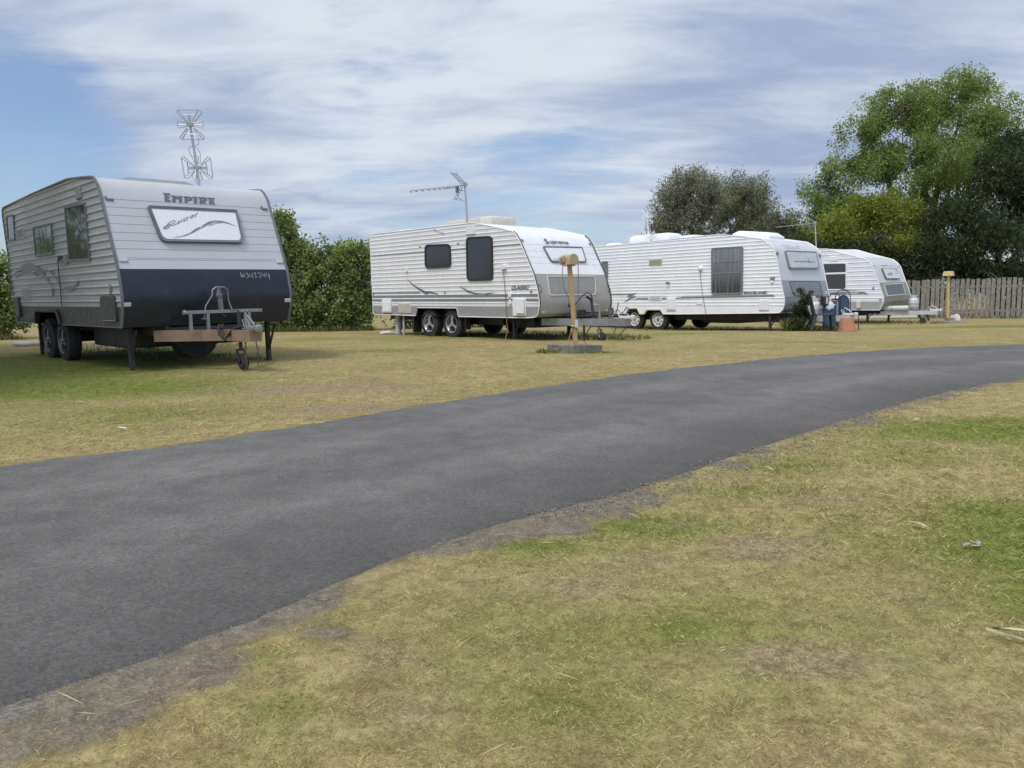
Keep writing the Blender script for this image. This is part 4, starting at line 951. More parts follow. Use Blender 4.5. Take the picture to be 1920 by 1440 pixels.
w_ = v.window([(-1.95, 2.415), (-.905, 2.405), (-.885, 1.09), (-1.925, 1.08)], S_, .09, fm=M['decal_m'], gm=M['curtain'], fw=.04, d=.04, bars=[rect(-1.90, -.94, 1.995, 2.03), rect(-1.90, -.94, 1.67, 1.705)], label='tall window with closed grey curtains')
mb = MB()
for k_ in range(26):
    x_ = -1.88+.93*k_/25+.01*math.sin(k_*5.1); mb.tube([S_(x_, 1.14, .026), S_(x_+.01*math.sin(k_*3), 1.7, .026+.006*math.sin(k_*2.2)), S_(x_, 2.36, .026)], .016+.008*math.sin(k_*1.7), 6)
mb.build('curtain_fold', M['curtain'], w_, smooth=True)
v.window([(-6.24, 2.225), (-5.97, 2.215), (-5.965, 1.66), (-6.24, 1.66)], S_, .04, fm=M['decal_m'], gm=M['curtain'], fw=.02, label='narrow rear window')
v.vent(rect(-4.265, -3.725, 2.0, 2.21), S_, M['cream'], 7); v.vent(rect(-4.255, -3.735, .92, 1.10), S_, M['trim_w'], 5)
v.lamp(-3.505, 1.455, S_, .13, .07, M['lampred'], .05); v.lamp(-3.505, 1.37, S_, .08, .07, M['trim_w'], .04); v.lamp(.018, 1.50, S_, .12, .075, M['lampred'], .05); v.lamp(.01, 1.40, S_, .09, .07, M['trim_w'], .04)
mb = MB(); mb.lathe([(.085, 0), (.08, .03), (.05, .07), (0, .085)], (0, 0, 0), 'z', 16)
sk_ = MB(); sk_.add([S_(-2.314+p[0], 1.845+p[1]*1.0, p[2]) for p in mb.v], mb.f); sk_.build('power_inlet', M['trim_w'], v.root, auto=40)
q = v.plate(rect(-3.545, -3.20, .622, 1.022), S_, .02, 'service_hatch', M['trim_w'], d1=.035); v.plate(rect(-3.50, -3.245, .66, .98), S_, .02, 'hatch_door', M['trim_w'], d0=.03, d1=.05, parent=q)
v.plate(rect(-.37, -.07, .642, .918), S_, .02, 'gas_locker', M['trim_w'], d1=.035); v.plate(rect(-2.45, -2.25, .80, .90), S_, .01, 'filler_cap', M['trim_w'], d1=.025)
v.decal([[(-7.6, 1.175), (-4.98, 1.150), (-5.05, 1.118), (-7.6, 1.12)], [(-5.07, 1.135), (-4.74, 1.178), (-4.93, 1.075), (-4.73, 1.068), (-5.30, .865), (-5.0, 1.045), (-5.16, 1.050)]], S_, 'swoosh_decal', M['decal_m'], d=.014)
v.decal([[(-4.86, .965), (-4.70, 1.01), (-4.27, 1.01), (-4.27, .962)], [(-3.73, 1.005), (-3.55, 1.005), (-3.55, .962), (-3.73, .962)], [(-3.19, 1.008), (-3.19, .975), (.115, 1.018), (.06, 1.045)]], S_, 'stripe_band', M['decal_m'], d=.014)
v.decal([[(-3.0, 1.02), (-3.0, 1.05), (-1.95, 1.075), (-.86, 1.08), (.01, 1.075), (.05, 1.055)]], S_, 'stripe_upper', mat('pale_decal', (.42, .42, .43), .4), d=.014)
text('SPACELAND', .100, S_, -.865, 1.088, v.root, M['decal_d'], d=.0185, bold=.004, sx=1.3, sy=.95, shear=.12, name='side_lettering')
mb = MB()
for c_ in ([(-5.22, .50), (-5.08, .69), (-4.71, .69), (-4.60, .512), (-4.44, .512), (-4.33, .645), (-3.78, .65), (-3.66, .50)],): mb.tube([S_(x_, z_, .006) for x_, z_ in c_], .03, 8)
mb.build('wheel_arch_trim', M['cream'], v.root, auto=40)
v.wheel(-3.93, .335, 'steel'); v.wheel(-4.88, .335, 'steel')
v.under(-7.4, .3, (-3.93, -4.88), .51, [(-7.0, -.9), (-7.0, .9), (-.08, -1.12), (-.08, .9)], .02, [(-2.6, -1.4, -.7, .7, .25)])
mb = MB(); mb.poly([(-3.62, .507), (.50, .545), (.50, .30), (-.70, .32), (-.95, .345), (-3.55, .335)], lambda u, w__, d: Vector((u, -.80-d, w__)), 0, .05); mb.build('chassis_side', M['chassis'], v.root)
fr_q = [(-.735, 2.235), (.905, 2.245), (.865, 1.77), (-.71, 1.748)]
o_ = rq(fr_q, [.05, .05, .06, .06]); mbq = MB(); mbq.ring(o_, inset(o_, .035), F_, -.01, .06, .05); w_ = mbq.build('stone_guard', M['decal_m'], v.root, auto=40); mbq = MB(); mbq.poly(inset(o_, .033), F_, -.01, .05); mbq.build('guard_panel', mat('guard_grey', (.52, .55, .57), .32), w_)
Fd = lambda y_, z_, d: F_(y_, z_, d+.05)
v.decal([[(-.42, 1.957), (.70, 1.962), (.70, 1.943), (-.42, 1.938)], [(.28, 1.955), (.40, 2.02), (.35, 1.955), (.44, 1.90), (.34, 1.94)]], Fd, 'arrow_artwork', M['decal_m'], d=.004, parent=w_)
text('Spaceland', .14, F_, -.60, 2.318, v.root, mat('faint_lettering', (.40, .41, .42), .4), d=.004, sx=1.45, shear=.2, name='name_lettering')
ribbon([[(.10, 2.40), (.38, 2.395), (.44, 2.35), (.40, 2.31)], [(-.6, 2.41), (-.2, 2.40)]], .012, F_, .002, 'name_flourish', MATS['faint_lettering'], v.root)
for yy in (-1.12, 1.13): v.plate(rect(yy-.045, yy+.045, 2.12, 2.20), F_, .01, 'marker_lamp', M['decal_m'], d1=.035)
lw = rq([(-.79, 1.41), (.82, 1.415), (.84, 1.0), (-.725, 1.01)], [.02, .02, .04, .1]); mbq = MB(); mbq.ring(lw, inset(lw, .018), F_, -.002, .012); w_ = mbq.build('boot_trim', M['decal_d'], v.root); mbq = MB(); mbq.poly(inset(lw, .018), F_, -.002, .004); mbq.build('boot_door', mat('boot_ribbed', (.25, .265, .275), .42), w_)
for k_ in range(6): pass
mbq = MB(); [mbq.tube([F_(-.70, 1.06+.055*k_, .008), F_(.80, 1.06+.055*k_, .008)], .007, 5) for k_ in range(6)]; mbq.build('boot_rib', MATS['boot_ribbed'], w_)
v.plate(rect(-.35, .30, .86, .99), F_, .01, 'front_box', M['decal_m'], d1=.05); v.plate(rect(.12, .30, .86, .995), F_, .01, 'switch_box', M['trim_w'], d1=.07); v.decal([[(-1.15, .985), (1.19, .99), (1.19, .978), (-1.15, .973)]], F_, 'front_seam', M['decal'], d=.005)
for zz in (1.115, 1.07): v.lamp(1.05, zz, F_, .07, .03, M['trim_w'], .02)
v.drawbar(.20, .80, 1.62, .325, .49, M['pvc'], xk=1.20, yk=.11); v.coupling(1.68, .49, M['steelw']); v.jockey(1.10, .25, .86, .44)
bx = MB(); bx.box(-5.85, -4.15, -.40, .40, 2.70, 3.06, .14); a2 = bx.build('air_conditioner', M['trim_w'], v.root, auto=45); MB().box(-4.86, -4.83, -.405, .405, 2.74, 3.065).build('casing_seam', M['decal_m'], a2); MB().box(-5.75, -4.25, -.36, .36, 2.69, 2.74).build('casing_base', M['decal_d'], a2)
v.hatch(-3.85, -3.22, -.3, .35, 2.74, 2.75, 2.93, 2.93, M['roof']); v.hatch(-1.85, -.62, -.35, .40, 2.77, 2.60, 2.93, 2.82, M['trim_w'], ins=.14); v.hatch(-6.4, -5.95, -.85, -.45, 2.70, 2.705, 2.83, 2.83, M['trim_w'], ins=.06)
v.bowtie(-4.66, -.72, 2.73, M['wantenna'], .93, (.96, .28, 0))
v3 = v

# ---- far van: small, white wavy side, two-pane window
v = Caravan('caravan', 'small white caravan with two-pane dark window, farthest along by the paling fence', (13.590, 28.128, -.075, -.8700), -.0005, .0155, 2.204,
    [(-5.5, .50), (-5.55, .6), (-5.58, 2.72), (-1.95, 2.75), (-1.70, 2.738), (-1.532, 2.706), (-1.075, 2.551), (-.502, 2.382), (-.218, 2.294), (-.049, 2.163), (.061, 2.021), (.183, 1.694), (.275, 1.455), (.462, .954), (.473, .80), (.335, .498)],
    2, [(7, 'roof', M['trim_w'], None), (12, 'front_panel', mat('front_offwhite', (.55, .56, .56), .36, var=.05), None), (15, 'lower_front', mat('front_olive_grey', (.25, .245, .215), .45, var=.06), [1.02, .93])],
    .80, (.158, .014, DBL), mat('lilac_white_cladding', (.74, .75, .80), .34, var=.05, scale=3), None, skirtmat=mat('skirt_grey', (.34, .345, .34), .5, var=.06), fstart=6, trim_r=.016, trim=M['trim_w'])
S_, F_ = v.side, v.fpt
v.window([(-1.82, 2.225), (-.885, 2.20), (-.86, 1.22), (-1.82, 1.235)], S_, [.02, .06, .10, .02], fm=M['trim_w'], gm=M['screen'], fw=.035, d=.035, bars=[rect(-1.80, -.90, 1.80, 1.865)], label='two-pane dark window in white frame')
v.plate(rect(-1.56, -1.24, 2.285, 2.455), S_, .01, 'flue_cover', M['trim_w'], d1=.025); v.plate([(.10+.035*math.cos(k*math.pi/5), 1.262+.055*math.sin(k*math.pi/5)) for k in range(10)], S_, .01, 'marker_lamp', M['gbox'], d1=.03)
v.decal([[(-3.0, 1.145), (-.24, 1.15), (-.03, 1.062), (-.30, 1.062), (-3.0, 1.062)], [(-.95, 1.225), (-.40, 1.212), (-.95, 1.195)]], S_, 'stripe_band', M['decal_m'], d=.0155)
mb = MB(); [mb.poly(rect(-.86+.06*k_, -.86+.06*k_+.045, 1.09, 1.09+[.02, .03, .015, .035, .02, .035, .035][k_]), S_, .012, .0175) for k_ in range(7)]; mb.build('stripe_lettering', M['trim_w'], v.root)
v.plate(rect(-.47, -.325, .57, .82), S_, .02, 'power_inlet', M['cream'], d1=.06); v.lamp(.36, .86, S_, .09, .05, M['lampred'])
fr_q = [(-.55, 1.955), (.69, 1.945), (.575, 1.56), (-.52, 1.565)]
o_ = rq(fr_q, [.02, .05, .05, .05]); mbq = MB(); mbq.poly(o_, F_, -.01, .05); w_ = mbq.build('stone_guard', M['decal'], v.root); mbq = MB(); mbq.poly(inset([(a+.02, b_) for a, b_ in o_], .02), F_, .04, .062); mbq.build('guard_panel', mat('guard_pale', (.62, .635, .64), .35), w_)
Fd = lambda y_, z_, d: F_(y_, z_, d+.062)
text('AUUIT', .14, Fd, -.30, 1.685, w_, M['decal'], d=.002, sx=.95, sy=1.0, bold=.002, name='guard_lettering')
v.decal([[(.20, 1.73), (.56, 1.76), (.30, 1.81), (.50, 1.77)], [(.12, 1.90), (.52, 1.895), (.56, 1.79), (.46, 1.86), (.40, 1.885)]], Fd, 'chevron_artwork', M['decal'], d=.003, parent=w_)
v.decal([[(-.46, 2.075), (.10, 2.078), (.05, 2.05), (-.40, 2.048)], [(.20, 2.065), (.60, 2.066), (.56, 2.05), (.22, 2.05)]], F_, 'name_lettering', M['decal_m'], d=.004)
for yy in (-1.02, 1.0): v.lamp(yy, 2.04, F_, .06, .05)
lw = [(-.75, 1.395), (.76, 1.415), (.70, 1.0), (-.81, .975)]; lw2 = inset(lw, .025); mbq = MB(); mbq.ring(lw, lw2, F_, -.004, .02); w_ = mbq.build('boot_trim', M['cream'], v.root); mbq = MB(); mbq.poly(lw2, F_, -.004, .008); mbq.build('boot_door', mat('boot_slate', (.15, .165, .175), .4), w_)
mbq = MB(); [mbq.tube([F_(-.72, 1.04+.06*k_, .01), F_(.68, 1.045+.06*k_, .01)], .008, 5) for k_ in range(6)]; mbq.build('boot_rib', MATS['boot_slate'], w_)
v.wheel(-3.0, .33, 'steel'); v.under(-5.4, .3, (-3.0,), .50, [(-.2, -.85), (-.2, .85), (-5.0, -.8), (-5.0, .8)], .0, [(-1.8, -.8, -.6, .6, .26)])
v.drawbar(.20, .72, 1.85, .315, .445, M['pvc'], xk=1.45, yk=.10); v.coupling(1.87, .44, M['steelw'])
mb = MB(); mb.tube([(.30, -.66, .535), (1.02, -.40, .545)], .095, 16); q = mb.build('storage_tube', M['pvc'], v.root, auto=40); mb = MB(); mb.tube([(.52, -.58, .538), (.535, -.575, .538)], .098, 16); mb.tube([(.293, -.663, .535), (.315, -.654, .535)], .10, 16); mb.build('tube_band', M['decal_m'], q)
mb = MB(); mb.bar((1.0, -.33, .50), (1.0, .33, .50), .05, .03); mb.bar((.95, -.2, .50), (.95, -.2, .92), .015, .015); mb.bar((.95, .05, .50), (.95, .05, .92), .015, .015); mb.box(.92, 1.15, -.22, .10, .49, .505); [mb.lathe([(0, -.05), (.05, -.04), (.055, .03), (0, .04)], (1.0+.02*k_, -.28+.03*k_, .55), 'z', 10) for k_ in range(3)]; mb.build('bottle_holder', M['galv'], v.root, auto=40)
mb = MB(); mb.tube([(1.35, .0, .44), (1.42, -.05, .36), (1.50, -.03, .40), (1.58, 0, .55), (1.70, 0, .57), (1.78, 0, .52)], .012, 6); mb.build('brake_hose', M['trim_d'], v.root, auto=50)
mb = MB(); mb.bar((1.25, -.1, .31), (1.38, -.1, .06), .05, .05); mb.bar((1.50, -.05, .31), (1.58, -.05, .10), .06, .06); mb.lathe([(0, -.04), (.10, -.04), (.11, 0), (.10, .04), (0, .04)], (1.40, -.1, .10), 'y', 16); mb.build('jockey_stand', M['chassis'], v.root, auto=40)
v.yagi(-3.15, .75, 2.73, 3.90, 3.86, -4.85, 3.83, M['silver'], nd=8)
v4 = v
def cw(van, x, y, z=0.):
    """van-local point to world"""
    bpy.context.view_layer.update()
    return van.root.matrix_world @ Vector((x, y, z))
# ------------------------------------------------------------------ trees and bushes
def leaf_mat(name, trans=.48):
    m, t, b = new_mat(name)
    a = t.node('ShaderNodeAttribute', attribute_name='Col')
    t.put(b.inputs['Base Color'], a.outputs['Color']); b.inputs['Roughness'].default_value = .55; b.inputs['Specular IOR Level'].default_value = .28
    tr = t.node('ShaderNodeBsdfTranslucent', i_Color=t.vmath('MULTIPLY', a.outputs['Color'], (1.15, 1.25, .55)))
    mx = t.node('ShaderNodeMixShader', i_0=trans, i_1=b.outputs[0], i_2=tr.outputs[0])
    t.l.new(mx.outputs[0], t.n['Material Output'].inputs[0])
    return m
ML = leaf_mat('leaves'); 
MBARK = mat('bark', (.125, .105, .085), .9, var=.35, scale=7, bump=.03); MBARKL = mat('pale_bark', (.24, .22, .19), .9, var=.3, scale=7, bump=.03)
def leaf_cloud(lobes, n, size, col, seed, clump=.30, k=16, gap=.42, gs=.9, aspect=.5, droop=.35, hue=.25, shell=2.6):
    R = np.random.RandomState(seed); L = np.array(lobes, float); w = (L[:, 3]*L[:, 5]+L[:, 3]*L[:, 4])*L[:, 6]; w /= w.sum()
    nc = n//k; li = R.choice(len(L), nc*2, p=w); d = R.normal(size=(nc*2, 3)); d /= np.linalg.norm(d, axis=1)[:, None]
    r = R.rand(nc*2)**(1/shell); q = 1+.34*(np.array([mnoise.noise(Vector(tuple(v*1.9))+Vector((int(i)*7.1+seed, 0, 0))) for v, i in zip(d, li)]))
    c = L[li, :3]+d*(r*q)[:, None]*L[li, 3:6]
    nz = np.array([mnoise.noise(Vector(tuple(v*gs))+Vector((seed*3.3, 0, 0))) for v in c])
    c = c[nz > np.quantile(nz, gap)][:nc]; nc = len(c)
    cl = R.normal(size=(nc, k, 3)); cl = np.clip(cl, -1.5, 1.5); cl *= clump*(.45+.55*R.rand(nc, k, 1)); P = (c[:, None]+cl).reshape(-1, 3); n = len(P)
    P[:, 2] = np.maximum(P[:, 2], size*.3)
    a = R.normal(size=(n, 3)); a[:, 2] -= droop; a /= np.linalg.norm(a, axis=1)[:, None]
    b_ = R.normal(size=(n, 3)); b_ -= a*(a*b_).sum(1)[:, None]; b_ /= np.linalg.norm(b_, axis=1)[:, None]
    s = size*(.55+.8*R.rand(n, 1)); nn = np.cross(a, b_)
    V = np.stack([P, P+a*s*.5+b_*s*aspect*.5+nn*s*.08, P+a*s, P+a*s*.5-b_*s*aspect*.5+nn*s*.08], 1).reshape(-1, 3)
    tint = np.repeat(1+hue*R.normal(size=(nc, 1)), k, 0).clip(.5, 1.7); C = np.array(col)[None]*tint*(.7+.6*R.rand(n, 1))
    C[:, 0] *= (.85+.35*R.rand(n)); 
    return V, np.arange(n*4).reshape(-1, 4), np.repeat(C, 4, 0).clip(.004, .8), c
def tree(name, label, cat, base, trunks, lobes, n, size, col, seed, group=None, bark=None, twigs=7, tw_r=.05, **kw):
    root = thing(name, label, cat, (base[0], base[1], gz(*base)), group=group)
    o = np.array([base[0], base[1], gz(*base)])
    lb = [tuple(np.array(l[:3])-o)+tuple(l[3:]) for l in lobes]
    V, Q, C, cl = leaf_cloud(lb, n, size, col, seed, **kw)
    mb = MB(); R = np.random.RandomState(seed+50); tips = []
    for pts, r0, r1 in trunks:
        p = [Vector(q)-Vector(o) for q in pts]; n_ = len(p); fp = []
        for i in range(n_-1):
            for j in range(4): fp.append(p[i].lerp(p[i+1], j/4)+Vector(R.normal(size=3))*r1*(.25 if i+j else 0))
        fp.append(p[-1]); mb.tube(fp, [r0+(r1-r0)*i/(len(fp)-1) for i in range(len(fp))], 8); tips += fp[len(fp)//3:]
    for l in lb:
        c = Vector(l[:3]); s = min(tips, key=lambda t_: (t_-c).length+max(0, t_.z-c.z)*2); md = s.lerp(c, .5)+Vector((0, 0, .12*(c-s).length))
        path = [s, s.lerp(md, .6)+Vector(R.normal(size=3))*.08, md, md.lerp(c, .6)+Vector(R.normal(size=3))*.12, c]
        mb.tube(path, [tw_r*2.2, tw_r*1.9, tw_r*1.5, tw_r*1.2, tw_r*.8], 6)
        near_ = cl[np.argsort(np.linalg.norm(cl-np.array(c), axis=1))[:max(30, len(cl)//len(lb))]]
        for i in R.choice(len(near_), min(twigs, len(near_)), replace=False):
            e = Vector(near_[i]); s2 = path[R.randint(2, 5)]; m2 = s2.lerp(e, .5)+Vector(R.normal(size=3))*.15
            mb.tube([s2, m2, e], [tw_r*.7, tw_r*.45, tw_r*.18], 5)
    mb.build('trunk', bark or MBARK, root, smooth=True)
    quick_mesh('crown', V, Q, ML, C, parent=root)
    return root
BIG = [(23.33, 42.0, 10.36, 2.77, 2.07, 2.1, 1.0), (26.37, 43.0, 9.99, 1.64, 1.48, 1.85, .8), (20.42, 41.0, 10.43, 1.88, 1.43, 1.48, .9), (21.37, 40.0, 7.96, 2.36, 1.65, 1.53, 1.0), (26.06, 43.0, 7.73, 1.97, 1.57, 1.73, 0.45), (18.54, 41.0, 9.11, 1.65, 1.5, 1.88, 0.8), (18.12, 42.0, 7.53, 1.17, 0.99, 1.17, 0.8), (16.1, 40.0, 6.3, 1.28, 1.16, 1.44, 1.2), (15.77, 41.0, 4.88, 0.85, 0.97, 1.42, 1.2), (16.64, 39.0, 4.86, 1.3, 1.1, 1.3, 1.2), (19.12, 40.0, 6.8, 1.61, 1.3, 1.44, 1.0), (21.29, 42.0, 5.25, 1.6, 1.24, 1.31, .7), (27.33, 43.0, 8.43, 1.01, 1.27, 1.97, 0.4), (25.73, 45.0, 8.51, 1.56, 1.33, 1.56, 0.5), (24.24, 42.0, 11.84, 1.46, 0.99, 0.87, 0.8), (20.4, 41.2, 8.7, 1.7, 1.3, 1.3, 1), (23.3, 42, 6.6, 1.9, 1.4, 1.2, .7), (25.0, 43, 6.3, 1.5, 1.2, 1.1, .5), (18.0, 40.5, 5.6, 1.5, 1.2, 1.2, 1)]
tree('shade_tree', 'tallest tree, domed pale green crown with dark trunks rising behind the paling fence', 'tree', (22.8, 42.2),
     [([(22.6, 42, -.1), (22.3, 42, 3.26), (22.1, 42, 5.24), (22.21, 42, 7.2), (22.47, 42, 9.41)], .36, .10), ([(23.64, 43, -.1), (23.4, 43, 3.89), (23.24, 43, 5.91), (23.86, 43, 8.19), (24.4, 43, 10)], .30, .07),
      ([(23.4, 43, 4.0), (24.36, 44, 5.14), (25.04, 44, 5.8), (25.2, 44, 8.63)], .17, .06), ([(24.4, 44, 5.2), (24.75, 44, 7.48), (24.3, 43.5, 9.2)], .13, .05), ([(22.2, 42, 3.9), (20.51, 41, 5.15), (19.59, 41, 7.08), (18.7, 41, 8.8)], .20, .06), ([(22.2, 42, 3.2), (19.0, 40.5, 4.6), (16.6, 40, 5.2)], .17, .05)],
     BIG, 96000, .135, (.205, .27, .092), 3, clump=.21, gap=.45, gs=.85, twigs=16, tw_r=.045, shell=2.2, hue=.20)
YEL = [(17.47, 37.5, 4.94, 1.51, 1.15, 1.2, 1.0), (15.18, 36.5, 3.75, 0.96, 0.86, 1.06, 1.0), (19.54, 38.5, 4.51, 0.96, 0.95, 1.28, 1.0), (16.62, 37.5, 3.82, 1.56, 1.19, 1.25, 1.0), (17.7, 36.5, 3.11, 1.67, 1.18, 1.11, 1.0), (15.1, 38.5, 3.53, 0.67, 0.68, 0.93, 1.0), (20.12, 38.5, 3.34, 0.67, 0.74, 1.07, 1.0)]
tree('bushy_tree', 'low yellow-green bushy tree in front of the tall domed tree', 'tree', (17.4, 37.5), [([(17.4, 37.5, -.1), (17.3, 37.5, 2), (17.5, 37.5, 4.2)], .16, .05), ([(17.4, 37.5, .5), (16, 37.2, 3)], .11, .04), ([(17.4, 37.5, .5), (19.2, 38, 3.4)], .11, .04)],
     YEL, 32000, .15, (.22, .245, .05), 5, clump=.24, gap=.22, hue=.18, shell=2.4)
DARK = [(23.96, 38.0, 6.43, 1.69, 1.41, 1.63, .8), (21.31, 37.0, 4.22, 1.8, 1.33, 1.33, 1.0), (19.37, 36.0, 2.69, 1.2, 0.98, 1.1, 1.0), (22.01, 36.0, 3.26, 1.95, 1.42, 1.4, 1.0), (25.09, 38.0, 4.9, 1.48, 1.52, 2.11, .9), (24.9, 39.0, 8.12, 0.87, 0.78, 0.97, .8), (26.71, 39.0, 6.68, 1.62, 1.61, 2.16, 1.0), (20.34, 36.0, 2.19, 1.65, 1.06, 0.85, 1.0), (22.82, 36.0, 2.03, 2.0, 1.25, 0.95, 1.0), (25.7, 37.0, 2.66, 1.8, 1.42, 1.54, 1.0)]
tree('broadleaf_tree', 'dark green broad-leaved tree leaning over the right end of the paling fence', 'tree', (23.6, 37.4), [([(23.6, 37.4, -.1), (23.5, 37.5, 2.2), (23.9, 37.8, 5.5)], .22, .07), ([(23.5, 37.4, 1), (21.5, 37, 3.6)], .13, .05), ([(23.5, 37.4, 1.2), (25.6, 38, 4.6), (25.0, 38.6, 7.4)], .15, .05), ([(23.5, 37.3, .5), (20.6, 36.2, 2.2)], .11, .04)],
     DARK+[(19, 34.6, .8, 1.5, .5, .8, .8), (22, 33.4, .8, 1.7, .5, .8, .8), (25, 32, .8, 1.7, .5, .8, .8)], 62000, .21, (.050, .073, .032), 9, clump=.32, gap=.30, aspect=.30, droop=.9, hue=.28, shell=2.3)
HED = [(14.88, 36.0, 2.67, 1.25, 0.89, 0.85, 1.0), (16.85, 36.0, 2.71, 1.5, 1.02, 0.9, 1.0), (18.6, 36.0, 2.0, 1.0, 0.89, 1.1, 1.0), (13.39, 36.0, 2.8, 1.25, 0.95, 1.0, 1.0), (14.5, 36, 1.1, 2.4, .9, 1.1, 1), (17.5, 36, 1.1, 2.2, .9, 1.1, 1)]
tree('hedge_shrub', 'dark dense shrub just behind the roof of the farthest caravan', 'shrub', (16, 36.2), [([(16, 36.2, -.1), (16, 36.1, 2.4)], .09, .03), ([(16, 36.2, .2), (14, 36.1, 2.2)], .07, .03), ([(16, 36.2, .2), (18, 36.1, 1.9)], .07, .03)], HED, 24000, .16, (.065, .078, .045), 13, clump=.24, gap=.15)
FA = [(13.63, 60.0, 8.82, 2.25, 1.88, 2.16, 1.0), (12.1, 60.0, 7.24, 1.47, 1.46, 1.96, 1.0), (14.94, 60.0, 8.4, 1.77, 1.63, 2.06, 1.0), (13.67, 60.0, 6.17, 2.65, 1.88, 1.77, 0.8), (11.62, 60.0, 5.71, 1.18, 1.09, 1.38, 0.8), (13.6, 60, 4.2, 2.83, 1.77, 1.42, 0.7)]
tree('gum_tree', 'grey-green open tree above the white antenna of the long caravan', 'tree', (13.8, 60), [([(13.8, 60, -.1), (13.82, 60, 4.07), (14.06, 60, 7.3), (13.8, 60, 9)], .28, .07), ([(13.8, 60, 3), (12.3, 60, 6.8)], .17, .05), ([(13.8, 60, 3.6), (15.0, 60, 8)], .15, .05), ([(13.8, 60, 2.6), (11.8, 60, 5.6)], .13, .05)],
     FA, 36000, .17, (.235, .245, .205), 17, 'open grey-green trees behind the caravans', clump=.30, gap=.38, gs=1.1, twigs=18, tw_r=.05)
FB = [(18.52, 62.0, 8.78, 2.1, 1.83, 2.21, 1.0), (19.93, 62.0, 7.77, 1.37, 1.38, 1.89, 0.6), (17.4, 62.0, 7.47, 1.68, 1.56, 1.99, 0.8), (18.78, 62.0, 6.2, 2.62, 1.87, 1.78, 0.6), (20.3, 62, 6.6, 1.34, 1.22, 1.46, 0.5), (18.6, 62, 4.4, 2.81, 1.71, 1.34, 0.6)]
tree('gum_tree', 'grey-green sparse tree above the roof hatch of the long caravan', 'tree', (18.2, 62), [([(18.2, 62, -.1), (18.18, 62, 4.33), (18.33, 62, 7.46), (18.5, 62, 9)], .26, .07), ([(18.2, 62, 3.2), (19.8, 62, 6.0), (20.4, 62, 7)], .17, .05), ([(18.2, 62, 3.6), (17.2, 62, 7.2)], .14, .05)],
     FB, 27000, .17, (.225, .235, .185), 19, 'open grey-green trees behind the caravans', clump=.30, gap=.36, gs=1.1, twigs=20, tw_r=.05)
FC = [(20.33, 58.0, 6.1, 1.67, 1.22, 1.21, 1.0), (19.16, 58.0, 5.3, 1.67, 1.22, 1.21, 1.0), (21.23, 58.0, 5.0, 1.58, 1.18, 1.21, 1.0), (20.4, 58, 3.8, 2.64, 1.38, 1.38, 1.0)]
tree('gum_tree', 'small low grey-green tree between the sparse tree and the tall domed tree', 'tree', (20.4, 58), [([(20.4, 58, -.1), (20.37, 58, 3), (20.3, 58, 5.6)], .17, .05)], FC, 18000, .17, (.16, .17, .13), 23, 'open grey-green trees behind the caravans', clump=.28, gap=.25)
def bush(label, base, lobes, n, seed, col=(.225, .285, .12), size=.09, **k):
    return tree('leafy_bush', label, 'bush', base, [([(base[0]+dx*.2, base[1], -.05), (base[0]+dx*.6, base[1], 1.0), (base[0]+dx, base[1], 2.1)], .05, .015) for dx in (-.5, -.15, .2, .55)], lobes, int(n*1.7), size, col, seed, 'leafy bushes behind the two nearest caravans', twigs=9, tw_r=.014, clump=.14, aspect=.8, gap=.46, gs=1.9, shell=1.8, hue=.34, **k)
bush('tallest leafy bush, rising just right of the navy front of the nearest caravan', (-7.2, 24.6), [(-7.05, 24.5, 2.95, .46, .5, .75, .8), (-6.75, 24.5, 2.75, .30, .4, .45, .5), (-7.2, 24.4, 3.55, .20, .25, .35, .4), (-7.4, 24.5, 2.75, .6, .6, .9, .9), (-7.35, 24.5, 1.9, .75, .7, .88, 1), (-7.24, 24.5, .73, .8, .62, .75, 1)], 11000, 31)
bush('middle leafy bush of the clump between the two nearest caravans', (-6.15, 24.6), [(-6.3, 24.5, 2.3, .5, .5, .55, .8), (-5.9, 24.5, 2.5, .25, .3, .45, .5), (-6.55, 24.4, 2.65, .2, .25, .4, .4), (-6.37, 24.5, 1.35, .80, .72, .95, 1), (-6.07, 24.5, .46, .8, .56, .54, 1), (-5.8, 24.5, 1.9, .5, .5, .6, .7)], 11000, 33)
bush('leafy bush beside the rear end of the Supreme caravan', (-5.0, 24.6), [(-5.07, 24.5, 2.35, .6, .55, .65, .8), (-4.75, 24.6, 2.45, .45, .5, .6, .7), (-5.6, 24.5, 2.15, .5, .5, .55, .8), (-5.11, 24.5, 1.2, .78, .72, .92, 1), (-4.5, 25, 1.7, .65, .68, 1.0, .7), (-4.97, 24.5, .36, .85, .55, .44, 1)], 13000, 35)
bush('leafy bush at the left edge, beside the rear of the nearest caravan', (-14.1, 21.2), [(-13.8, 21, 1.75, .5, .45, .7, .8), (-14.3, 21, 1.3, .7, .6, .9, 1), (-13.8, 21, .57, .6, .5, .55, 1), (-14.8, 21.2, 1.6, .8, .7, 1.0, 1)], 9000, 37)
bush('leafy bush half hidden behind the nearest caravan', (-10.6, 26), [(-10.6, 26, 1.5, 1.3, .8, 1.1, 1), (-11.8, 26, 1.2, 1.0, .7, 1.0, 1), (-9.2, 25.6, 1.1, 1.1, .7, 1.0, 1), (-8.2, 25.3, .9, .8, .6, .9, 1), (-10, 26, .5, 2.2, .7, .5, 1)], 13000, 39)
bush('leafy bush half hidden behind the Supreme caravan', (-2.6, 26.2), [(-3.2, 26, 1.4, 1.1, .8, 1.0, 1), (-2, 26, 1.2, 1.1, .8, 1.0, 1), (-1.0, 26.2, 1.0, 1.0, .7, .9, 1), (-2.4, 26, .5, 2.2, .7, .5, 1)], 11000, 41)
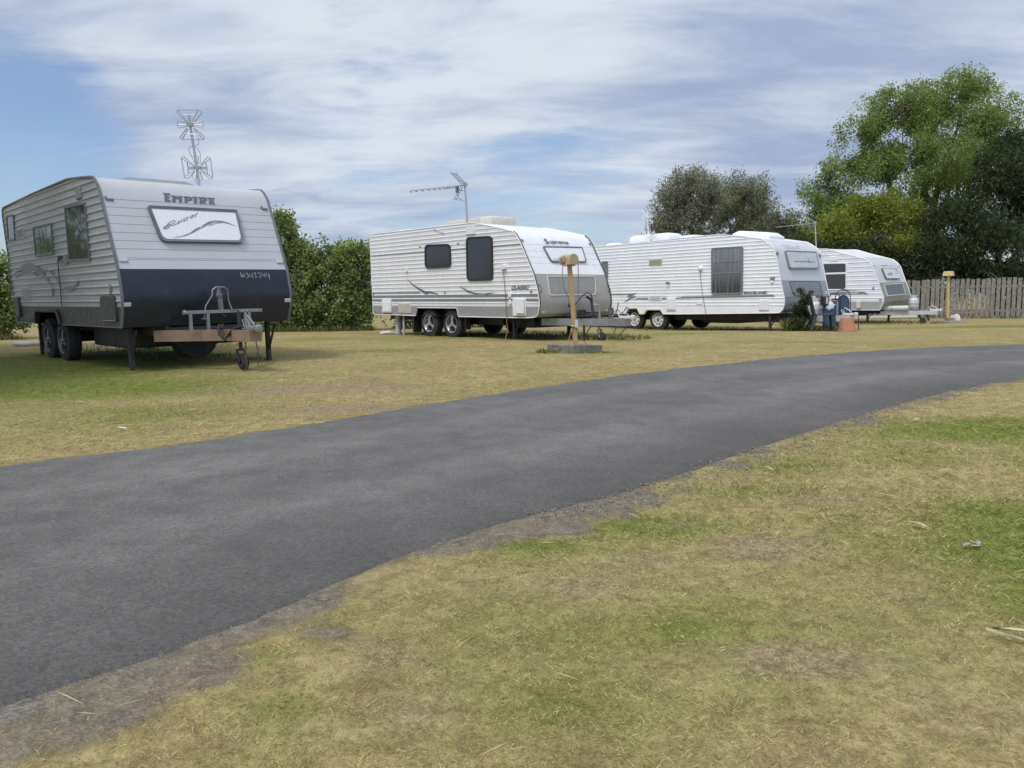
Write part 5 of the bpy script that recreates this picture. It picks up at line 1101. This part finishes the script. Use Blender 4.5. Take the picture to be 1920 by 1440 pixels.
SH = [(-9.7, 7.6, 5.6, 2.0, 2.2, 1.3, 1), (-10.6, 9.9, 5.9, 2.2, 2.2, 1.4, 1), (-10.4, 6.2, 5.4, 2.0, 2.0, 1.2, 1), (-12.4, 8.2, 5.8, 2.0, 2.2, 1.4, 1), (-12.2, 11.8, 5.4, 2.0, 2.0, 1.5, 1), (-10.4, 8.4, 7.2, 2.2, 2.2, 1.2, 1)]
tree('shade_tree', 'spreading tree beyond the left edge, shading the lawn beside the nearest caravan', 'tree', (-10.6, 8.3), [([(-10.6, 8.3, -.1), (-10.5, 8.3, 2.4), (-10.4, 8.3, 5.5)], .24, .09), ([(-10.5, 8.3, 2.2), (-9.2, 7.8, 4.6)], .12, .05), ([(-10.5, 8.3, 2.2), (-11.8, 8.8, 4.8)], .12, .05), ([(-10.5, 8.3, 2.3), (-11.4, 10.6, 4.6)], .12, .05)],
     SH+[(-9.4, 9.9, 5.2, 1.4, 1.6, 1.1, 1), (-12.0, 12.6, 5.2, 1.6, 1.6, 1.3, 1), (-10.2, 5.0, 6.2, 2.2, 2.0, 1.2, 1), (-13, 14.5, 4.6, 2, 2, 1.6, 1)], 34000, .26, (.10, .13, .05), 61, clump=.3, gap=.06, twigs=8)
bush('leafy bush out beyond the rear side of the nearest caravan, past the left edge', (-17.2, 16.4), [(-17.2, 16.4, 1.5, 1.6, 1.2, 1.3, 1), (-16.6, 17.2, 2.9, 1.1, .9, .9, 1), (-18.4, 15.2, 2.2, 1.4, 1.2, 1.2, 1), (-19.2, 13.6, 1.6, 1.5, 1.2, 1.4, 1), (-17.8, 18.6, 1.7, 1.4, 1.2, 1.4, 1)], 11000, 63)
# small shrub growing in front of the long caravan's nose
tree('garden_shrub', 'small dark shrub growing against the grey nose of the SPACELAND caravan', 'shrub', (7.62, 20.5), [([(7.62, 20.5, -.03), (7.6, 20.5, .4), (7.68, 20.5, .75)], .025, .008), ([(7.62, 20.5, 0), (7.72, 20.5, .6), (7.84, 20.52, 1.05)], .02, .006), ([(7.62, 20.5, 0), (7.5, 20.5, .5)], .02, .006)],
     [(7.56, 20.5, .22, .20, .18, .22, 1), (7.64, 20.5, .55, .17, .16, .20, 1), (7.78, 20.5, .86, .12, .12, .16, .7), (7.64, 20.5, 1.06, .07, .08, .10, .5), (7.92, 20.5, 1.0, .06, .07, .09, .4), (7.80, 20.52, .38, .16, .14, .2, 1)], 2600, .075, (.045, .062, .022), 43, twigs=5, tw_r=.006, clump=.045, k=9, gap=.15, gs=5)

# rank weeds left unmown under and around things
Wx, Wy, Wl = [], [], []
def weeds(cx, cy, rx, ry, n, l):
    a, r = RS.rand(n)*6.283, np.sqrt(RS.rand(n)); Wx.append(cx+rx*r*np.cos(a)); Wy.append(cy+ry*r*np.sin(a)); Wl.append(l*(.4+.8*RS.rand(n)))
weeds(7.62, 20.55, .38, .18, 1500, .34); weeds(2.1, 17.2, 1.1, .7, 1000, .10); weeds(1.0, 18.2, .9, .8, 700, .12); weeds(8.4, 20.9, .7, .5, 1200, .16); weeds(.62, 13.05, .22, .3, 260, .07); weeds(1.3, 12.75, .35, .12, 160, .05)
weeds(-.5, 20.2, 2.4, 1.6, 1000, .09); weeds(5.5, 24, 2.6, 2.4, 900, .10); weeds(13.2, 27.4, 2.2, 1.6, 900, .12); weeds(-5.4, 13.0, .8, .6, 500, .07); weeds(-7.6, 16.2, 1.8, 1.8, 900, .10); weeds(-4.2, 12.2, .35, .3, 250, .07)
for k_ in range(26): weeds(15+.45*k_, 33.9-.238*k_*1.0, .28, .12, 60, .18)
for cx, cy in ((-7.2, 24), (-6.2, 24), (-5.1, 24), (-9.5, 25), (-2.5, 25.4), (-13.9, 20.6)): weeds(cx, cy, .9, .3, 500, .2)
x, y, L = np.concatenate(Wx), np.concatenate(Wy), np.concatenate(Wl); n = len(x)
cc = np.where(RS.rand(n, 1) < .7, np.array([.085, .108, .030]), np.array([.30, .26, .12]))*(.6+.7*RS.rand(n, 1))
V, Q, C = blades(x, y, L, .004+.003*RS.rand(n), np.abs(RS.normal(.35, .3, n)), cc, blz(x, y))
tag(quick_mesh('weeds', V, Q, MG, C), 'longer unmown weeds under the caravans and around the bases', 'weeds', kind='stuff')
# ------------------------------------------------------------------ paling fence
MPAL = mat('weathered_paling', (.225, .208, .180), .85, var=.38, scale=11, bump=.015)
FO, FD = Vector((17.06, 32.82, 0)), Vector((.884, -.468, 0)); FN = Vector((.468, .884, 0))
root = thing('paling_fence', 'weathered grey timber paling fence along the back of the lawn', 'fence', (FO.x, FO.y, gz(FO.x, FO.y)))
def fl(t_, d, z): return FD*t_+FN*d+Vector((0, 0, z))
random.seed(4)
t0 = -4.2
for bay in range(7):
    mb = MB(); rl = MB()
    for i in range(13):
        a = t0+bay*2.34+i*.18; w = .125+.02*random.random(); h = 1.56+.055*random.random()+.012*bay+max(0, .004*bay); le = random.uniform(-.012, .012); d = random.uniform(-.006, .006)
        if i == 12: w = .16
        p = [fl(a, d, -.03), fl(a+w, d+random.uniform(-.004, .004), -.03), fl(a+w+le, d, h+random.uniform(-.012, .012)), fl(a+le, d, h)]
        q = [v_+FN*.017 for v_ in p]; mb.add(p+q, [(0, 1, 2, 3), (7, 6, 5, 4), (0, 4, 5, 1), (1, 5, 6, 2), (2, 6, 7, 3), (3, 7, 4, 0)])
    for zz in (.32, 1.30): rl.bar(fl(t0+bay*2.34-.02, .05, zz), fl(t0+bay*2.34+2.32, .05, zz+.006), .045, .085)
    mb.build('paling_panel', MPAL, root); rl.build('fence_rail', MPAL, root)
for i in range(8):
    a = t0+i*2.34-.03; mb = MB(); mb.bar(fl(a, .13, -.05), fl(a, .13, 1.5), .10, .10, up=(1, 0, 0)); mb.build('fence_post', MPAL, root)
mb = MB(); mb.bar((14.4, 32.35, .02), (16.95, 32.25, .03), .14, .10); tag(mb.build('edging_beam', M['steelw'], None), 'long pale beam lying on the grass beyond the farthest caravan', 'beam')

# ------------------------------------------------------------------ power posts
MY1 = mat('ochre_paint', (.40, .275, .125), .6, var=.14, scale=9, dirt=.15); MY1h = mat('ochre_hood', (.42, .335, .20), .55, var=.10, scale=9, dirt=.15)
MY2 = mat('yellow_paint', (.54, .40, .155), .55, var=.12, scale=9, dirt=.12); MCON = mat('old_concrete', (.21, .20, .175), .9, var=.25, scale=12, bump=.02, dirt=.5)
g0 = gz(1.08, 13.15)
root = thing('power_post', 'ochre timber power post with rounded hood on a concrete slab, nearest the road', 'power post', (1.08, 13.15, g0), group='power posts on the lawn')
bm = bmesh.new(); bmesh.ops.create_cube(bm, size=1); bmesh.ops.scale(bm, vec=(.66, .66, .15), verts=bm.verts); bmesh.ops.subdivide_edges(bm, edges=bm.edges[:], cuts=4, use_grid_fill=True)
for v_ in bm.verts: v_.co += Vector((random.uniform(-.008, .008), random.uniform(-.008, .008), random.uniform(-.006, .006)))
mb = MB(); mb.bm(bm, Matrix.Translation((0, 0, .045)) @ Matrix.Rotation(rad(38), 4, 'Z') @ Matrix.Rotation(rad(1.5), 4, 'Y')); mb.build('slab', MCON, root, auto=30)
MB().bar((.02, 0, .09), (-.085, 0, 1.50), .078, .078, up=(0, 1, 0)).build('post', MY1, root)
ax = Vector((.55, -.835, 0)); sd_ = Vector((.835, .55, 0)); mb = MB(); pr = [(a*.86, b_*.92) for a, b_ in [(-.115, 0), (-.115, .07), (-.105, .125), (-.07, .17), (-.02, .19), (.03, .19), (.08, .165), (.11, .12), (.118, .06), (.115, 0)]]
C0 = Vector((-.085, 0, 1.475)); N_ = len(pr); vs = [C0+ax*e+sd_*a+Vector((0, 0, b_)) for e in (-.14, .13) for a, b_ in pr]
mb.add(vs, [tuple(range(N_)), tuple(range(N_, 2*N_))]+[(i, (i+1) % N_, N_+(i+1) % N_, N_+i) for i in range(N_)]); hood = mb.build('hood', MY1h, root, auto=30)
mb = MB(); mb.bar(C0-sd_*.118+ax*-.10+Vector((0, 0, .09)), C0-sd_*.118+ax*.02+Vector((0, 0, .09)), .03, .09); mb.bar(C0-sd_*.135+ax*-.07+Vector((0, 0, .12)), C0-sd_*.15+ax*-.02+Vector((0, 0, .09)), .02, .04); mb.build('socket_cover', MY1h, hood)
mb = MB(); mb.box(-.085-.10, -.085+.10, -.10, .10, 1.455, 1.475); mb.build('hood_base', MY1, root)
MOR = mat('orange_cord', (.33, .13, .075), .6, var=.1); MGC = mat('grey_cord', (.16, .155, .16), .6, var=.1)
wp = lambda x_, y_, z_: (1.08+x_, 13.15+y_, g0+z_)
tag(MB().tube([wp(-.20, -.04, 1.47), wp(-.205, -.07, 1.30), wp(-.19, -.08, 1.12), wp(-.15, -.07, 1.0), wp(-.11, -.055, .93), wp(-.09, -.06, .8)], .0075, 6).build('power_lead', MGC, None, auto=60), 'grey lead looping down the left of the ochre post', 'lead', 'leads plugged into the post or a caravan')
tag(MB().tube([wp(-.06, -.055, .5), wp(-.03, -.05, .40), wp(-.08, -.07, .30), wp(-.12, -.10, .18), wp(-.11, -.16, .125), wp(-.20, -.22, .118), wp(-.32, -.20, .05)], .0075, 6).build('power_lead', MOR, None, auto=60), 'orange lead tied low on the ochre post and trailing over its slab', 'lead', 'leads plugged into the post or a caravan')
tag(MB().tube([wp(.06, -.03, 1.47), wp(.065, -.05, 1.2), wp(.06, -.055, .9), wp(.05, -.055, .8), wp(.025, -.055, .6), wp(.03, -.05, .42), wp(.08, -.05, .30), wp(.14, -.05, .20), wp(.20, -.04, .13)], .0075, 6).build('power_lead', MGC, None, auto=60), 'grey lead hanging straight down the right of the ochre post', 'lead', 'leads plugged into the post or a caravan')
mb = MB(); mb.tube([wp(-.07, -.047, .45), wp(.02, -.055, .44), wp(.06, -.047, .46)], .014, 6); mb.box(1.08-.0, 1.08+.05, 13.15-.085, 13.15-.05, g0+.42, g0+.55); tag(mb.build('cord_tie', M['pvc'], None), 'pale cord clip tied round the lower part of the ochre post', 'clip')
def lead(van, pts, m, label):
    P_ = [cw(van, *p) for p in pts]; mb = MB(); mb.tube(P_, .0075, 6); tag(mb.build('power_lead', m, None, auto=60), label, 'lead', 'leads plugged into the post or a caravan')
W2 = -v2.W/2
lead(v2, [(-.345, W2-.07, 1.62), (-.345, W2-.035, 1.5), (-.31, W2-.025, 1.1), (-.27, W2-.02, .56), (-.26, W2-.03, .42), (-.18, W2-.06, .25), (-.22, W2-.10, .12), (-.06, W2-.25, .0)], MOR, 'thin orange lead hanging from the power inlet of the Supreme caravan to the grass')
W3 = -v3.W/2
lead(v3, [(-2.314, W3-.06, 1.83), (-2.31, W3-.022, 1.6), (-2.24, W3-.02, 1.1), (-2.10, W3-.02, .53)], MGC, 'thin dark lead hanging down the side of the SPACELAND caravan')
W1 = -v1.W/2
lead(v1, [(-1.74, W1-.04, 1.63), (-1.95, W1-.05, 1.60), (-2.04, W1-.025, 1.54), (-2.05, W1-.02, 1.2), (-2.06, W1-.02, .90)], M['decal_d'], 'thin dark lead running down the ribbed side of the nearest caravan')
g1 = gz(15.6, 27.6)
root = thing('power_post', 'bright yellow power post with boxy hood, in front of the paling fence', 'power post', (15.6, 27.6, g1), group='power posts on the lawn')
mb = MB(); mb.lathe([(0, .07), (.36, .06), (.46, .02), (.47, -.05)], (.12, -.1, 0), 'z', 18); mb.build('slab', MCON, root, auto=40)
mb = MB(); mb.box(-.03, .22, -.12, .12, .05, .17, .015); mb.build('plinth', mat('brown_concrete', (.28, .21, .14), .9, var=.2), root)
MB().bar((.02, 0, .1), (-.02, 0, 1.66), .075, .075, up=(0, 1, 0)).build('post', MY2, root)
mb = MB(); ca, sa = math.cos(rad(-38)), math.sin(rad(-38)); vs = []
for zz, hx, hy in ((1.65, .15, .11), (1.65, .175, .135), (1.79, .15, .11), (1.81, .135, .095)):
    for a, b_ in ((-1, -1), (1, -1), (1, 1), (-1, 1)): vs.append((-.02+a*hx*ca-b_*hy*sa, a*hx*sa+b_*hy*ca, zz))
mb.add(vs, [(0, 1, 2, 3), (12, 15, 14, 13)]+[(4*k_+i, 4*k_+(i+1) % 4, 4*k_+4+(i+1) % 4, 4*k_+4+i) for k_ in range(3) for i in range(4)]); mb.build('hood', MY2, root)
def rock(name, loc, s, m, label, cat='stone', seed=1, flat=.6):
    bm = bmesh.new(); bmesh.ops.create_icosphere(bm, subdivisions=3, radius=1)
    for v_ in bm.verts:
        k_ = 1+.28*mnoise.noise(v_.co*1.3+Vector((seed*5.1, 0, 0))); v_.co *= k_; v_.co = Vector((v_.co.x*s[0], v_.co.y*s[1], v_.co.z*s[2]))
    return tag(MB().bm(bm, Matrix.Translation(loc)).build(name, m, None, smooth=True), label, cat)
MST = mat('pale_stone', (.62, .60, .53), .85, var=.15, scale=9, bump=.01)
rock('white_rock', (16.2, 28.15, gz(16.2, 28)+.10), (.20, .18, .17), MST, 'white rounded rock at the foot of the yellow post')

# ------------------------------------------------------------------ garden things by the long caravan
MPC = mat('dark_green_plastic', (.028, .036, .032), .42, var=.1)
root = thing('plastic_chair', 'dark green plastic garden chair with slim back, in front of white gas bottles', 'chair', (8.12, 20.08, gz(8.12, 20.08)), (0, 0, rad(-12)))
# chair faces +x local (to the right in the photograph)
mb = MB(); mb.box(-.24, .24, -.24, .24, .415, .445, .012); mb.build('seat', MPC, root, auto=40)
for a, b_ in ((-.22, -.22), (-.22, .22), (.22, -.22), (.22, .22)):
    mb = MB(); ex = .10 if a < 0 else .05; sx_ = -1 if a < 0 else 1; sy_ = -1 if b_ < 0 else 1
    P0, P1 = Vector((a, b_, .42)), Vector((a+sx_*ex, b_+sy_*.05, 0)); mb.add([P0+Vector((-.045, 0, 0)), P0+Vector((.045, 0, 0)), P0+Vector((0, -sy_*.05, 0)), P1+Vector((-.022, 0, 0)), P1+Vector((.022, 0, 0)), P1+Vector((0, -sy_*.03, 0))], [(0, 1, 4, 3), (1, 2, 5, 4), (2, 0, 3, 5), (0, 2, 1), (3, 4, 5)]); mb.build('leg', MPC, root)
mb = MB()
for yy in (-.21, .21): mb.bar((-.23, yy, .43), (-.36, yy*.95, .97), .03, .035, up=(0, 1, 0))
mb.bar((-.36, -.21, .96), (-.36, .21, .96), .03, .05); 
for yy in (-.09, .0, .09): mb.bar((-.245, yy, .44), (-.355, yy, .95), .02, .03, up=(0, 1, 0))
mb.build('backrest', MPC, root)
MTC = mat('terracotta', (.43, .20, .11), .75, var=.10, scale=6, dirt=.10)
root = thing('flower_pot', 'large terracotta plastic pot turned upside down on the grass', 'flower pot', (8.74, 20.05, gz(8.74, 20.05)), (0, rad(-2), 0))
mb = MB(); mb.lathe([(.0, .345), (.135, .345), (.150, .338), (.158, .31), (.162, .275), (.170, .272), (.212, .045), (.222, .04), (.228, .0), (.21, .0)], (0, 0, 0), 'z', 36); mb.build('pot', MTC, root, auto=30)
MBF = mat('blue_mesh_fabric', (.050, .085, .135), .8, var=.15, scale=30); MBT = mat('navy_tube', (.020, .030, .055), .35, var=.1); MBL = mat('blue_plastic', (.05, .085, .17), .45, var=.12)
def arch_chair(loc, rz, w, h, label):
    root = thing('hoop_chair', label, 'chair', loc, (0, 0, rz), 'blue hoop-backed chairs behind the drawbar')
    a = [(-w/2, 0, 0), (-w/2, 0, h*.62)]+[(-w/2*math.cos(math.pi*k/12), .02, h-w*.48+w*.48*math.sin(math.pi*k/12)) for k in range(13)]+[(w/2, 0, h*.62), (w/2, 0, 0)]
    MB().tube(a, .013, 8).build('hoop_frame', MBT, root, auto=50)
    hi = h*.86; b_ = [(-w*.40*math.cos(math.pi*k/12), hi-w*.42+w*.42*math.sin(math.pi*k/12)) for k in range(13)]
    MB().tube([(x_, .0, z_) for x_, z_ in [(-w*.40, .42)]+b_+[(w*.40, .42)]], .009, 6).build('inner_hoop', MBT, root, auto=50)
    MB().poly([(-w*.40, .42)]+b_+[(w*.40, .42)], lambda u, v_, d: Vector((u, d, v_)), -.004, .004).build('backrest', MBF, root)
    mb = MB(); mb.poly(rq([(-w*.48, .0), (w*.48, .0), (w*.44, -.40), (-w*.44, -.40)], .08), lambda u, v_, d: Vector((u, v_, .42+d)), -.008, .008); mb.build('seat', MBF, root)
    for sx_ in (-1, 1): mb = MB(); mb.tube([(sx_*w*.45, -.42, 0), (sx_*w*.44, -.39, .42), (sx_*w*.46, .0, .42)], .012, 6); mb.build('leg', MBT, root, auto=50)
arch_chair((8.86, 21.15, gz(8.86, 21.15)), rad(12), .38, 1.0, 'smaller blue hoop-backed chair behind the drawbar, left of its twin')
arch_chair((9.17, 21.34, gz(9.17, 21.34)), rad(12), .46, 1.11, 'larger blue hoop-backed chair behind the drawbar, right of its twin')
root = thing('plastic_tub', 'blue plastic tub with a pale lid between the gas bottles and hoop chairs', 'tub', (8.52, 20.75, gz(8.52, 20.75)), (0, 0, .3))
mb = MB(); mb.lathe([(0, .12), (.13, .12), (.16, .56), (.175, .57), (.175, .59), (.15, .59), (.14, .16)], (0, 0, .0), 'z', 20); mb.build('tub', MBL, root, auto=40); MB().bar((-.12, -.12, .55), (.10, -.10, .70), .12, .012).build('lid', mat('pale_blue_plastic', (.35, .45, .55), .5), root)
MB().box(-.16, .16, -.16, .16, -.02, .125).build('stand', MPC, root)
root = thing('tool_box', 'small black box with a white label on a post beside blue chairs', 'box', (8.50, 20.95, gz(8.5, 20.95)), (0, 0, .2))
mb = MB(); mb.bar((0, 0, -.02), (0, 0, .70), .05, .05, up=(1, 0, 0)); mb.box(-.09, .09, -.06, .06, .68, .92, .01); mb.box(-.10, -.06, -.08, .06, .72, .84); mb.build('case', M['black'], root); MB().box(.0, .06, -.065, -.055, .72, .90).build('front_label', M['pvc'], root)
def gas(loc, label, m, r=.155, h=.44, grp='gas bottles on the drawbars', rz=0.):
    root = thing('gas_bottle', label, 'gas bottle', loc, (0, 0, rz), grp); c = r*.28
    mb = MB(); mb.lathe([(0, .03), (r*.75, .02), (r*.96, .05), (r, .09), (r, h*.52), (r*1.012, h*.53), (r*1.012, h*.56), (r, h*.57), (r, h-.10), (r*.93, h-.05), (r*.72, h-.015), (r*.3, h), (0, h)], (0, 0, 0), 'z', 28); mb.lathe([(r*.72, 0), (r*.80, 0), (r*.80, .05), (r*.72, .05)], (0, 0, 0), 'z', 24, closed=True); mb.build('tank', m, root, auto=50)
    mb = MB(); n = 20
    for i in range(n):
        a = 2*math.pi*i/n
        if i in (3, 4, 8, 9, 14, 15): z0_ = .075
        else: z0_ = 0.
        a2_ = 2*math.pi*(i+1)/n; R_ = r*.60
        for z1_, z2_ in (((0, .035), (.085, .11)) if z0_ else ((0, .11),)):
            mb.add([(R_*math.cos(t_), R_*math.sin(t_), h-.02+z_) for t_ in (a, a2_) for z_ in (z1_, z2_)], [(0, 2, 3, 1)])
    o = mb.build('collar', m, root); sm = o.modifiers.new('thickness', 'SOLIDIFY'); sm.thickness = .006
    mb = MB(); mb.lathe([(0, 0), (.022, 0), (.022, .03), (.012, .035), (.012, .06), (.028, .065), (.028, .08), (0, .082)], (0, 0, h-.01), 'z', 12); mb.build('valve', M['brass'], root, auto=40)
p = cw(v3, .60, -.05, .42); gas(p, 'white gas bottle standing on the drawbar directly behind the plastic chair', M['steelw'], .17, .44)
p = cw(v3, .88, .12, .42); gas(p, 'white gas bottle beside the blue tub on the SPACELAND drawbar', M['steelw'], .17, .44)
p = cw(v4, 1.05, -.06, .503); gas(p, 'grey gas bottle with open collar on the farthest caravan drawbar', M['gas'], .165, .40)

# ------------------------------------------------------------------ small ground things
MHO = mat('white_hose', (.62, .60, .56), .5, var=.1, dirt=.3)
def hose(pts, r, label): tag(MB().tube(pts, r, 8).build('drain_hose', MHO, None, smooth=True), label, 'hose')
gl = gz(-10.5, 17)
hose([(-11.3, 17.5, gl+.06), (-11.05, 17.2, gl+.055), (-10.75, 17.05, gl+.06), (-10.4, 17.1, gl+.07), (-10.15, 17.2, gl+.16), (-10.1, 17.2, gl+.40)], .05, 'white drain hose on the grass behind the wheels of the nearest caravan')
p = cw(v2, -5.12, -1.15, 0.); rock('white_block', (p.x, p.y, gz(p.x, p.y)+.04), (.22, .14, .06), MHO, 'white block on the grass under the rear of the Supreme caravan', 'block', 4)
rock('pale_stone', (-.76, 1.745, .008), (.016, .011, .008), MST, 'white pebble on the bare verge near the bottom left', 'stone', 2)
MDL = mat('dead_leaf', (.42, .335, .19), .7, var=.3, scale=60); MDG = mat('grey_dead_leaf', (.30, .26, .20), .8, var=.3, scale=60)
def leaf(name, x_, y_, L, w, rz, curl, label, m=None, group=None):
    mb = MB(); n = 9; vs = []
    for i in range(n):
        t_ = i/(n-1); ww = w*math.sin(math.pi*(.06+.90*t_))**.8
        for j in (-1, 0, 1): vs.append((L*(t_-.5), ww*j*.5, curl*L*math.sin(math.pi*t_)+abs(j)*w*.16))
    mb.add(vs, [(3*i+j, 3*i+j+1, 3*i+j+4, 3*i+j+3) for i in range(n-1) for j in (0, 1)])
    o = mb.build(name, m or MDL, None, smooth=True); o.location = (x_, y_, float(blz(np.array([x_]), np.array([y_]))[0])+.020); o.rotation_euler = (.1, .12, rz)
    return tag(o, label, 'leaf', group)
leaf('dry_leaf', 2.32, 4.02, .085, .020, -.25, .16, 'long arched tan leaf on the greener lawn right of the road')
leaf('dry_leaf', 1.68, 3.11, .075, .018, -.75, .10, 'slim tan leaf lying aslant below the arched tan leaf')
leaf('dry_leaf', 1.77, 3.58, .10, .010, -.35, .05, 'very thin curved straw-like leaf left of the arched tan leaf')
leaf('dry_leaf', 1.90, 3.46, .06, .012, .25, .06, 'short pale leaf just below the arched tan leaf')
leaf('dry_leaf', 3.03, 5.68, .06, .02, .1, .10, 'white bleached leaf at the top edge of the bright green patch', MST)
leaf('dry_leaf', 1.41, 4.17, .06, .016, -.9, .1, 'small tan leaf near the broken edge of the road')
leaf('dry_leaf', -4.17, 7.36, .08, .028, .2, .05, 'pale leaf on the shaded lawn left of the nearest caravan front')
leaf('dry_leaf', -2.99, 5.82, .08, .03, -.1, .05, 'pale leaf close to the far edge of the road on the left', MST)
root = thing('crumpled_leaf', 'crumpled grey-brown dead leaf casting a small shadow on the lawn', 'leaf', (1.75, 2.85, float(blz(np.array([1.75]), np.array([2.85]))[0])+.01))
for i, (dx, dy, rz, tl) in enumerate(((-.02, 0, .4, .5), (.012, .006, 2.2, .7), (.0, -.012, -.6, .3), (.022, .0, 1.1, .9))):
    mb = MB(); vs = [(.034*(a-.5), .020*b_*(1-abs(a-.5)), .016*tl*abs(b_)+.012*a*tl) for a in (0, .25, .5, .75, 1) for b_ in (-.5, 0, .5)]
    mb.add([(Matrix.Rotation(rz, 3, 'Z') @ Vector(p))+Vector((dx, dy, .004)) for p in vs], [(3*a+b_, 3*a+b_+1, 3*a+b_+4, 3*a+b_+3) for a in range(4) for b_ in (0, 1)]); mb.build('leaf_fold', MDG, root, smooth=True)
MSTRAW = mat('pale_straw', (.55, .52, .28), .7, var=.15, scale=30)
zz = float(blz(np.array([1.38]), np.array([2.06]))[0])
tag(MB().tube([(1.43, 2.02, zz+.012), (1.335, 2.085, zz+.030), (1.40, 2.08, zz+.028), (1.46, 2.075, zz+.022)], [.0045, .006, .005, .004], 6).build('bent_straw', MSTRAW, None, smooth=True), 'pale bent grass stalk in a V shape at the right edge', 'grass stalk')
